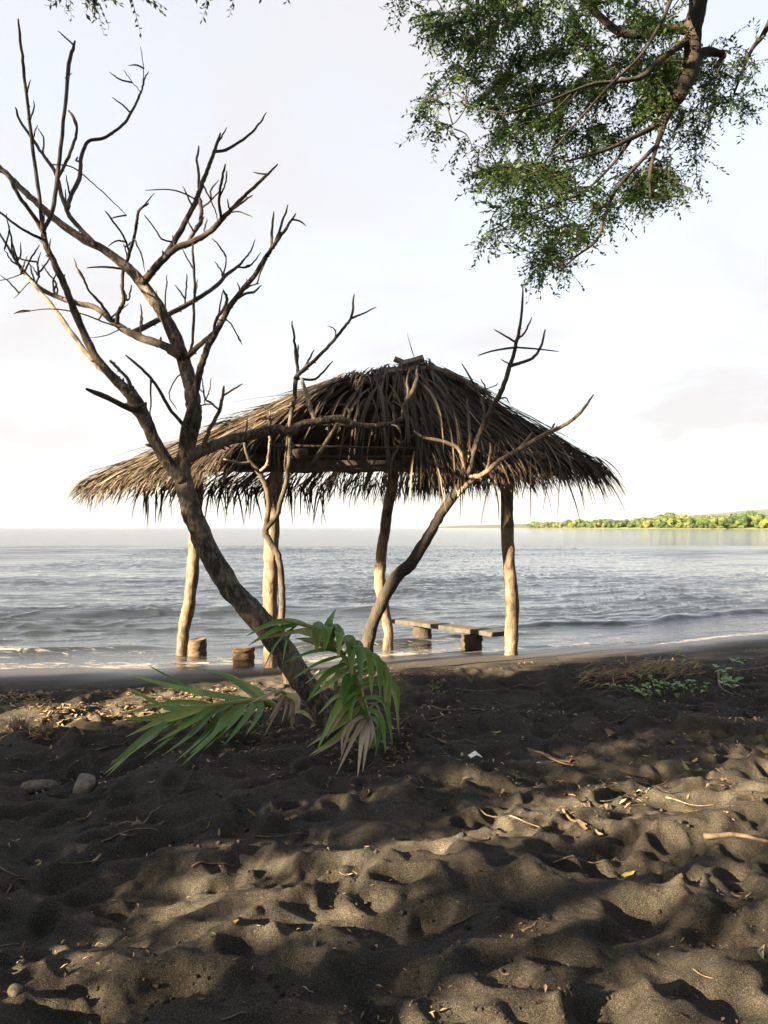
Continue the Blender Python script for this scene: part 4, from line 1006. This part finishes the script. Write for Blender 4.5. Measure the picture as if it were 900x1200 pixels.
dense = [(485, -20), (500, 32), (560, 62), (545, 105), (568, 130), (570, 170), (600, 185), (575, 210), (590, 235), (625, 245), (690, 190), (770, 130), (800, 70), (805, -20)]
low = [(560, 190), (555, 225), (590, 262), (545, 288), (600, 290), (640, 330), (678, 326), (668, 300), (700, 262), (712, 222), (690, 190)]
right = [(745, 185), (832, 200), (815, 222), (770, 232), (738, 262), (715, 262), (735, 220)]
sparse = [(790, 60), (860, 30), (893, 40), (885, 110), (870, 142), (825, 150), (828, 190), (770, 215), (720, 270), (690, 250), (760, 170)]
wisp = [(484, 112), (492, 148), (555, 180), (560, 110), (540, 60), (520, 90)]
att = []
def fill(poly, count, y0, y1, per):
    xs, ys = [p[0] for p in poly], [p[1] for p in poly]; got = 0
    while got < count:
        x, y = ors.uniform(min(xs), max(xs)), ors.uniform(min(ys), max(ys))
        if not poly_in(x, y, poly): continue
        # natural gaps in the foliage
        if vnoise(np.array(x / 26.0), np.array(y / 17.0), 90) < -0.02 and ors.random() < 0.92: got += 0.45; continue
        att.append((np.array(P(x, y, ors.uniform(y0, y1))), per)); got += 1
fill(dense, 800, 5.6, 7.4, 2); fill(low, 150, 5.0, 6.4, 1); fill(right, 60, 5.4, 6.4, 1); fill(sparse, 270, 5.8, 7.0, 0); fill(wisp, 50, 5.2, 6.2, 0)
def dip(px, py, Y, n=5, sp=7):
    for _ in range(n): att.append((np.array(P(px + ors.normal(0, sp), py + ors.normal(0, sp * 0.3) - 15, Y)), 0))
dip(105, 2, 5.0, 7, 13); dip(152, 2, 5.0, 3, 3); dip(250, 4, 5.4, 2, 2); dip(278, -2, 5.4, 2, 3); dip(390, 3, 5.5, 3, 5); dip(470, 0, 5.5, 5, 8)
for _ in range(420):                                   # the crown that goes on above and to the right of the view
    att.append((np.array([ors.uniform(-2.0, 5.8), ors.uniform(3.6, 8.2), 0]) + [0, 0, ors.uniform(7.4, 9.4)], 2))
for _ in range(160):
    att.append((np.array([ors.uniform(4.0, 6.5), ors.uniform(3.6, 7.2), ors.uniform(5.0, 8.5)]), 2))
N = np.array(nodes); twig = MB(); sprigs = []
order = sorted(att, key=lambda a: np.min(np.linalg.norm(N - a[0], axis=1)))
from mathutils.kdtree import KDTree
grown = [Vector(q) for q in nodes]
def kd_build():
    kd = KDTree(len(grown))
    for i, q in enumerate(grown): kd.insert(q, i)
    kd.balance(); return kd
kd = kd_build()
for i, (a, per) in enumerate(order):
    if i % 40 == 39: kd = kd_build()
    q, _, dist = kd.find(a); q = np.array(q); 
    side = ors.normal(0, 0.09, 3) * dist; mid = (q + a) / 2 + side + [0, 0, 0.10 * dist]
    sp = spline(np.array([q, mid, a]), 4)
    r0 = min(0.004 + 0.006 * dist, 0.014)
    twig.add(*tube(sp, np.linspace(r0, 0.0018, len(sp)), 4, 0, cap=False))
    for s_ in sp[3:]: grown.append(Vector(s_))
    tw = sp[-1] - sp[-4]; tw /= np.linalg.norm(tw) + 1e-9
    for _ in range((3, 4, 5)[per]):
        st = sp[ors.integers(max(0, len(sp) - 5), len(sp))]; dr = tw * 0.7 + ors.normal(0, 0.55, 3) * [1, 1, 0.55] + [-0.15, 0, -0.22]; dr /= np.linalg.norm(dr)
        sprigs.append((st, dr, ors.uniform(0.10, 0.27), ors.normal((0.55, 0.6, 0.42)[per], 0.2)))
o = obj('twigs', twig.mesh('twigs', M_DARK, OB), ot); tag(o, kind='stuff')
LV, LT, sm = [], [], MB()
for st, dr, L, tn in sprigs:
    side = np.cross(dr, [0, 0, 1.0] + ors.normal(0, 0.35, 3)); side /= np.linalg.norm(side) + 1e-9
    end = st + dr * L + [0, 0, -0.18 * L]
    sm.add(*tube(np.array([st, (st + end) / 2 + [0, 0, 0.05 * L], end]), [0.0022, 0.0018, 0.001], 3, cap=False))
    n_ = int(L / 0.017)
    for q in range(n_):
        t = (q + 0.7) / n_; b0 = st * (1 - t) + end * t + [0, 0, 0.2 * L * t * (1 - t)]; sg = 1 if q % 2 else -1
        d = side * sg * ors.uniform(0.6, 1.1) + dr * ors.uniform(0.2, 0.9) + ors.normal(0, 0.28, 3) + [0, 0, -0.15]; d /= np.linalg.norm(d)
        w = np.cross(d, ors.normal(0, 0.5, 3) + [0, 0, 1.0]); w /= np.linalg.norm(w) + 1e-9
        l_ = ors.uniform(0.028, 0.052); h_ = l_ * ors.uniform(0.17, 0.24)
        LV += [b0, b0 + d * l_ * 0.45 + w * h_, b0 + d * l_, b0 + d * l_ * 0.45 - w * h_]
        LT += [np.clip(tn + ors.normal(0, 0.1), 0, 1)] * 4
o = obj('crown', mesh('crown', np.array(LV) - OB, np.arange(len(LV)).reshape(-1, 4), M_LEAF, False, LT), ot); tag(o, kind='stuff')
o = obj('twigs', sm.mesh('twigs', M_DARK, OB), ot); tag(o, kind='stuff')

def shade_tree(u, v, zc, ru, rz, n, label, seed, size=0.16, nl=30, xy=None, lean=(0, 0)):
    """a leafy tree up-sun, behind the photographer: its crown shades the beach"""
    rs = np.random.default_rng(seed)
    x, y = SD.x * v + SD.y * u, SD.y * v - SD.x * u
    if xy: x, y = xy
    g = ground(x, y); base = Vector((x, y, g)); root = empty('leafy_tree', base, label, 'tree'); B0 = np.array(base)
    K = np.array([lean[0], lean[1], 0.0])
    V, F = tube(spline([(0, 0, -0.3), K * 0.06 + (0.1, 0.1, zc * 0.3), K * 0.35 + (-0.05, 0.15, zc * 0.62), K + (0, 0, zc)], 6), np.linspace(0.24, 0.07, 19), 10, 0.1, seed)
    obj('trunk', mesh('trunk', V, F, M_DARK), root)
    cs = []; lobes = []
    while len(lobes) < nl:
        d = rs.normal(size=3); d /= (np.abs(d) ** 4).sum() ** 0.25; rr = rs.random() ** 0.4
        lobes.append(d * rr * np.array([ru, ru, rz]))
    for lb in lobes:
        V, F = tube(spline([K * 0.35 + (-0.05, 0.15, zc * 0.62), K * 0.8 + lb * 0.4 + [0, 0, zc - 0.2 * rz], K + lb + [0, 0, zc]], 5), np.linspace(0.06, 0.012, 11), 6, 0.1, seed)
        obj('branch', mesh('branch', V, F, M_DARK), root)
        for _ in range(n):
            d = rs.normal(size=3); cs.append(B0 + K + [0, 0, zc] + lb + d * 0.27 * min(ru, 1.6))
    o = obj('crown', leaf_cloud('crown', cs, 14, 0.13, size, M_LEAF, rs, B0, 0.1, 0.8), root); tag(o, kind='stuff')
shade_tree(4.75, 12.1, 7.0, 1.5, 4.0, 30, 'tall leafy shade tree on the sand left of the photographer', 1, nl=48)
shade_tree(-2.75, 10.2, 4.3, 2.75, 2.2, 46, 'large leafy shade tree behind the photographer', 2, nl=40)
shade_tree(4.7, 9.5, 3.9, 1.5, 1.5, 32, 'low bushy leafy tree beside the tall shade tree', 6, nl=30)
shade_tree(2.25, 14.0, 5.6, 0.8, 1.3, 5, 'slender sparse leafy tree between the big shade trees', 7, nl=12)
shade_tree(8.2, 19.6, 6.6, 0.75, 0.6, 12, 'small leafy tree on the open beach far to the left', 3)
shade_tree(-7.5, 12.7, 5.5, 3.2, 2.6, 26, 'wide leafy tree at the back of the beach', 4)
shade_tree(7.6, 16.5, 11.7, 1.2, 1.9, 50, 'very tall leafy tree added out of view to shade the hut roof', 5)  # unseen tree added to darken the right roof slope and hut interior

# dense canopy overhead and unseen trees around, added to block sky light
shade_tree(0, 0, 8.6, 5.0, 1.0, 34, 'great spreading leafy tree arching over the photographer', 11, 0.24, 60, (4.6, -4.6), (-3.4, 4.8))
shade_tree(0, 0, 5.5, 3.4, 3.4, 34, 'round leafy tree added right of the photographer to block the sky', 12, 0.24, 40, (8.6, 0.5))
shade_tree(0, 0, 5.5, 3.2, 3.4, 34, 'round leafy tree added straight behind the photographer to block the sky', 13, 0.24, 40, (3.0, -8.5))
shade_tree(0, 0, 6.5, 3.4, 4.2, 34, 'tall leafy tree added far behind on the right to block the sky', 14, 0.24, 40, (10.5, -7.0))

# ------------------------------------------------------------------ things lying on the sand
drs = np.random.default_rng(55)
def leaf_mesh(L, W, curl, seed):
    rs = np.random.default_rng(seed); t = np.linspace(0, 1, 7)
    pts = np.stack([t * L - L / 2, 0.12 * L * np.sin(t * 3 + seed), curl * L * (t - 0.5) ** 2 * 2 + rs.normal(0, 0.02 * L, 7)], 1)
    V, F = ribbon(pts, W, rs.uniform(0.1, 0.9), (0, 0, 1), rs.uniform(-0.6, 0.6), 0.15, 0.45)
    V[:, 2] -= V[:, 2].min()
    return mesh('fallen_leaf', V, F, M_DRYLEAF)
LMS = [leaf_mesh(0.045 + 0.006 * (i % 4), 0.014 + 0.004 * (i % 3), 0.1 + 0.14 * (i % 5), i) for i in range(14)]
def slope_rot(x, y):
    e = 0.02; gx = (ground(x + e, y) - ground(x - e, y)) / (2 * e); gy = (ground(x, y + e) - ground(x, y - e)) / (2 * e)
    return math.atan(gy) * 0.8, -math.atan(gx) * 0.8
def place_leaf(x, y, sc=1.0, me=None):
    rx, ry = slope_rot(x, y)
    o = obj('fallen_leaf', me or LMS[drs.integers(len(LMS))], loc=(x, y, ground(x, y) - 0.002), rot=(rx + drs.normal(0, 0.12), ry + drs.normal(0, 0.12), drs.uniform(0, 6.28)), scale=sc)
    tag(o, 'small dry fallen leaf lying loose on the dark sand', 'leaf', 'fallen leaves scattered over the sand')
for px, py, sc in [(522, 948, 1.3), (385, 1000, 1.2), (180, 1004, 1.2), (28, 1032, 1.6), (405, 1027, 1.1), (418, 1025, 1), (278, 1084, 1.3), (405, 1190, 1.5), (820, 918, 2.2), (807, 903, 2.2), (810, 895, 1.6), (683, 970, 1.5), (697, 975, 1.3), (735, 1024, 1.3), (893, 1118, 1.4), (800, 1190, 1.2), (152, 983, 1.6), (165, 968, 1.8), (235, 975, 1.5), (110, 997, 1.3), (300, 957, 1.6), (8, 1045, 1.5), (715, 862, 2), (520, 870, 1.6), (735, 955, 1.2), (590, 1140, 1), (635, 1175, 1.2), (430, 930, 1.4), (100, 960, 1.5), (342, 960, 1.2), (785, 870, 1.6), (560, 1012, 1.2), (870, 1050, 1.2)]:
    p = on_ground(px, py); place_leaf(p.x, p.y, sc * p.y / 3.2)
n = 0
while n < 190:
    y = 2.1 + 6.0 * drs.random() ** 0.8; x = drs.uniform(-0.55, 0.55) * y
    if inland(x, y) < 1.5 or vnoise(np.array(x * 1.7), np.array(y * 1.7), 66) < -0.06: continue
    place_leaf(x, y, drs.uniform(0.45, 1.0) * (0.6 + 0.11 * y)); n += 1
def stick(px0, py0, px1, py1, w, mat=M_DEAD, label='thin dry twig lying on the dark sand', group='dry twigs on the sand', bend=0.022, cat='twig', name='dry_twig'):
    a, b = on_ground(px0, py0), on_ground(px1, py1); t = np.linspace(0, 1, 9); L = (b - a).length
    s = Vector((-(b - a).y, (b - a).x, 0)); k = drs.normal(0, bend); k2 = drs.normal(0, bend * 0.6)
    pts = []
    for q in t:
        p = a.lerp(b, q) + s * (k * math.sin(q * 3.14) + k2 * math.sin(q * 6.28)); p.z = ground(p.x, p.y); pts.append(p)
    z = np.array([p.z for p in pts]); z = np.maximum(z, np.convolve(np.pad(z, 2, 'edge'), np.ones(5) / 5, 'valid'))
    r = w * 0.5 * a.y / 900; P3 = np.array([(p.x, p.y, zz + r * 0.7) for p, zz in zip(pts, z)]); c = np.array(pts[4])
    V, F = tube(P3 - c, np.linspace(r, r * 0.5, 9) , 6, 0.15, int(px0))
    o = obj(name, mesh(name, V, F, mat), loc=c); return tag(o, label, cat, group)
for a in [(140, 975, 190, 945, 3.2), (155, 969, 192, 967, 4.6), (112, 990, 185, 975, 2), (225, 1014, 275, 1008, 3), (618, 880, 672, 899, 3), (640, 884, 668, 893, 2), (648, 1015, 712, 1023, 2.4), (660, 952, 688, 968, 3.4), (0, 1017, 22, 1028, 2), (0, 1110, 22, 1107, 2), (612, 1092, 628, 1084, 3), (622, 1088, 630, 1080, 2), (812, 1136, 836, 1147, 2), (560, 960, 640, 972, 2), (690, 940, 700, 958, 2), (495, 828, 590, 838, 3), (500, 843, 560, 835, 2), (300, 980, 360, 975, 2), (0, 868, 60, 857, 2), (20, 900, 70, 888, 2), (100, 880, 150, 872, 2), (520, 812, 640, 800, 2), (596, 838, 652, 836, 3), (700, 845, 760, 835, 2), (260, 1196, 290, 1188, 3), (530, 1085, 560, 1070, 2), (480, 1180, 500, 1166, 2), (700, 940, 760, 926, 2), (780, 935, 840, 945, 2), (760, 925, 800, 908, 2), (500, 860, 560, 872, 2), (70, 1010, 120, 1003, 2), (430, 900, 470, 893, 2)]:
    stick(*a)
stick(825, 984, 905, 990, 7, M_POST, 'pale stick half lit at the edge of the footprints, thickest of the twigs', None, 0.02, 'stick', 'driftwood_stick')
stick(372, 877, 480, 840, 9, M_LIMB, 'brown fallen branch lying behind the foot of the upright palm frond', None, 0.04, 'branch', 'fallen_branch')
for px, py, sx, sy, sz, lab in [(45, 926, .10, .06, .04, 'rounded tan stone on the dark sand left of the palm frond'), (100, 924, .16, .06, .05, 'long flat tan stone on the dark sand beside a rounded one'), (18, 1163, .045, .04, .03, 'crumbly clod of pale sand alone near the footprints')]:
    p = on_ground(px, py); pebble('stone', p, sx * p.y / 4.4, sy * p.y / 4.4, sz * p.y / 4.4, px, M_STONE, lab, 'stone')
# fibrous husks
for px, py, lab, sd in [(22, 858, 'pale tangled coconut husk on the wrack line, the paler of a pair', 1), (53, 860, 'golden brown fibrous coconut husk on the wrack line', 2)]:
    p = on_ground(px, py); mb = MB(); rs = np.random.default_rng(sd)
    for _ in range(150):
        d = rs.normal(size=3); d[2] = abs(d[2]); d /= np.linalg.norm(d); a = d * rs.uniform(0.01, 0.05)
        pts = [a, a + d * 0.05 + rs.normal(0, 0.012, 3), a + d * 0.07 + rs.normal(0, 0.03, 3)]
        for q in pts: q[2] = max(q[2], 0.004)
        mb.add(*ribbon(spline(np.array(pts), 3), rs.uniform(0.006, 0.016), 0.4, (0, 0, 1), rs.uniform(-1, 1)), rs.uniform(0.3, 1))
    tag(obj('coconut_husk', mb.mesh('coconut_husk', M_STRAW if sd == 2 else M_DRYPALM), loc=p), lab, 'husk')
# paper scrap, red leaf
p = on_ground(557, 889)
me = mesh('paper_scrap', [(-.05, -.015, .0), (0, -.03, .03), (.05, -.01, .004), (-.045, .03, .012), (0.005, .02, .045), (.045, .03, .01)], [(0, 1, 4, 3), (1, 2, 5, 4)], M_SCRAP, False)
tag(obj('paper_scrap', me, loc=(p.x, p.y, p.z + 0.003), rot=(0, 0, 0.2)), 'small folded white scrap lying on the dark sand', 'scrap')
M_RED = mat_tone('red_leaf', [(0, (0.20, 0.035, 0.02)), (1, (0.26, 0.06, 0.03))], 0.6)
for px, py, lab in [(672, 894, 'rust red curled leaf at the end of a twig'), (165, 882, 'bright red scrap of leaf under the tips of the flat palm frond')]:
    p = on_ground(px, py); V, F = ribbon([(-.03, 0, 0.004), (-.01, .008, .018), (.01, .0, .022), (.035, -.01, .006)], 0.035, 0.6, (0, 0, 1), 0.5)
    V[:, 2] -= V[:, 2].min()
    tag(obj('red_leaf', mesh('red_leaf', V, F, M_RED, tone=np.full(len(V), 0.4)), loc=p), lab, 'leaf')

# drift of litter: the mass between the single leaves
mb = MB()
def litter(count, px0, px1, py0, py1, size=0.03):
    for _ in range(count):
        px, py = drs.uniform(px0, px1), drs.uniform(py0, py1)
        if vnoise(np.array(px / 40.0), np.array(py / 9.0), 15) < -0.08: continue
        Y = 900 * 1.53 / (py - 618); x = (px - 450) / 900 * Y
        if inland(x, Y) < 0.9: continue
        L = size * drs.uniform(0.5, 1.6); th = drs.uniform(0, 6.28); g = ground(x, Y); d = np.array([math.cos(th), math.sin(th), drs.normal(0, 0.25)]) * L
        c = np.array([x, Y, g + 0.006 + drs.uniform(0, 0.012)])
        mb.add(*ribbon([c - d / 2, c + [0, 0, L * drs.uniform(-0.1, 0.2)], c + d / 2], L * drs.uniform(0.12, 0.5), drs.uniform(0, 1), (0, 0, 1), 0, 0.2, 0.45), np.clip(drs.normal(0.5, 0.25), 0, 1))
litter(2600, -40, 330, 803, 842, 0.05); litter(1100, 330, 520, 778, 830, 0.045); litter(800, 460, 940, 770, 850, 0.04); litter(900, 260, 480, 842, 895, 0.035); litter(1100, -20, 920, 836, 930, 0.032); litter(500, -20, 920, 900, 1200, 0.016); litter(350, 700, 930, 755, 790, 0.04)
litter(160, 640, 880, 905, 960, 0.035)
tag(obj('leaf_litter', mb.mesh('leaf_litter', M_LITTER)), 'thin drift of broken dry leaves and bits along the beach', 'leaf litter', kind='stuff')

# crumbs and clods thrown up along the footprints
mb = MB(); crs = np.random.default_rng(91)
for _ in range(2600):
    y = 1.9 + 5.5 * crs.random() ** 1.5; x = crs.uniform(-0.55, 0.55) * y
    if vnoise(np.array(x * 2.3), np.array(y * 2.3), 67) < 0.02 or inland(x, y) < 1.6: continue
    r = 0.0035 + 0.011 * crs.random() ** 4; c = np.array([x, y, ground(x, y) + r * 0.3])
    V = np.array([(1, 0, 0), (0, 1, 0), (-1, 0, 0), (0, -1, 0), (0, 0, 1), (0, 0, -1), (.7, .7, .3), (-.7, .7, .2), (-.7, -.7, .3), (.7, -.7, .2)]) * r * crs.uniform(0.7, 1.25, (10, 1)) + c
    mb.add(V, [(4, 0, 6), (4, 6, 1), (4, 1, 7), (4, 7, 2), (4, 2, 8), (4, 8, 3), (4, 3, 9), (4, 9, 0), (5, 6, 0), (5, 1, 6), (5, 7, 1), (5, 2, 7), (5, 8, 2), (5, 3, 8), (5, 9, 3), (5, 0, 9)])
tag(obj('sand_crumbs', mb.mesh('sand_crumbs', M_SAND)), 'loose crumbs of dark sand round the footprints', 'sand', kind='stuff')

# dry grass heap and creeper on the right
p0 = on_ground(735, 797); mb = MB()
for _ in range(520):
    t = drs.random(); px, py = 690 + 120 * t + drs.normal(0, 14), 800 - 14 * t + drs.normal(0, 4.5)
    p = on_ground(px, py); hgt = 0.09 * math.exp(-((t - 0.55) / 0.35) ** 2)
    th = drs.normal(0.1, 0.5); L = drs.uniform(0.08, 0.26); d = np.array([math.cos(th), math.sin(th), drs.normal(0, 0.15)]) * L; c = np.array(p) + [0, 0, drs.random() * hgt + 0.012]
    q = [c - d / 2, c + [0, 0, drs.uniform(0, 0.05)], c + d / 2]
    for k_ in (0, 2): q[k_][2] = max(q[k_][2], ground(q[k_][0], q[k_][1]) + 0.004)
    mb.add(*ribbon(spline(np.array(q), 3), drs.uniform(0.004, 0.009), 0.4, (0, 0, 1)), drs.random())
tag(obj('straw_heap', mb.mesh('straw_heap', M_STRAW, p0), loc=p0), 'heap of golden dry grass lying on the upper beach', 'straw', kind='stuff')
stick(770, 796, 905, 780, 3, M_DEAD, 'long straight pale reed running out of the golden straw heap', None, 0.01, 'reed', 'reed')
def sprig(name, px0, px1, py0, py1, count, hmax, size, label, seed, wid=0.8):
    rs = np.random.default_rng(seed); p = on_ground((px0 + px1) / 2, (py0 + py1) / 2); root = empty(name, p, label, 'plant'); B0 = np.array(p)
    for i in range(count):
        q = on_ground(rs.uniform(px0, px1), rs.uniform(py0, py1)); hh = rs.uniform(0.2, 1) * hmax
        top = np.array(q) + [rs.normal(0, 0.03), rs.normal(0, 0.03), hh]
        Vs, Fs = tube(np.array([np.array(q) - [0, 0, 0.01], (np.array(q) + top) / 2 + rs.normal(0, 0.01, 3), top]) - B0, [0.004, 0.003, 0.002], 4)
        stem = obj('stem', mesh('stem', Vs, Fs, M_PALM, tone=np.full(len(Vs), 0.7)), root)
        for _ in range(3):
            th = rs.uniform(0, 6.28); L = size * rs.uniform(0.6, 1.2); d = np.array([math.cos(th), math.sin(th), rs.uniform(-0.2, 0.5)]) * L
            V, F = ribbon(np.array([top, top + d * 0.4 + [0, 0, 0.012], top + d * 0.75 + [0, 0, 0.006], top + d]) - B0, L * wid, 0.3, (0, 0, 1), rs.uniform(-0.4, 0.4), 0.25, 0.5)
            obj('leaf', mesh('leaf', V, F, M_PALM, tone=np.full(len(V), np.clip(rs.normal(0.45, 0.2), 0, 0.8))), stem)
sprig('creeper', 724, 828, 806, 819, 42, 0.07, 0.055, 'low green creeper spreading over the dark sand below the straw heap', 1)
sprig('seedling', 845, 868, 798, 818, 11, 0.22, 0.09, 'young broad leaved green plant growing beside the creeper', 2)
stick(842, 795, 868, 826, 3, M_DEAD, 'grey bent stem leaning across the young green plant', None, 0.1, 'stem', 'bent_stem')
for i, (px, py) in enumerate([(655, 783), (432, 782), (505, 808), (800, 768), (520, 806)]):
    sprig('grass_tuft', px - 4, px + 4, py - 2, py + 2, 3, 0.05, 0.06, ['tiny green tuft on the sand beside the right hut post', 'tiny green sprout at the foot of the slim leaning tree', 'tiny green sprout in the litter right of the palm frond', 'tiny green tuft near the water beyond the straw heap', 'tiny paired green sprout in the litter right of the palm frond'][i], 20 + i, 0.2)

# ------------------------------------------------------------------ haze over the lake
hz, _n, _l, _b = material('haze_air')
_n.remove(_b)
pv = _n.new('ShaderNodeVolumePrincipled'); pv.inputs['Color'].default_value = (0.62, 0.74, 0.92, 1); pv.inputs['Density'].default_value = 0.00003; pv.inputs['Anisotropy'].default_value = 0.2
_l.new(pv.outputs[0], _n.get('Material Output').inputs['Volume'])
x0, x1, y0, y1, z0, z1 = -9500, 9500, -300, 6300, -5.0, 230
hv = [(x, y, z) for z in (z0, z1) for y in (y0, y1) for x in (x0, x1)]
o = obj('haze', mesh('haze', hv, [(0, 2, 3, 1), (4, 5, 7, 6), (0, 1, 5, 4), (2, 6, 7, 3), (0, 4, 6, 2), (1, 3, 7, 5)], hz, False))
tag(o, 'thin pale haze over the lake', 'haze', kind='stuff')
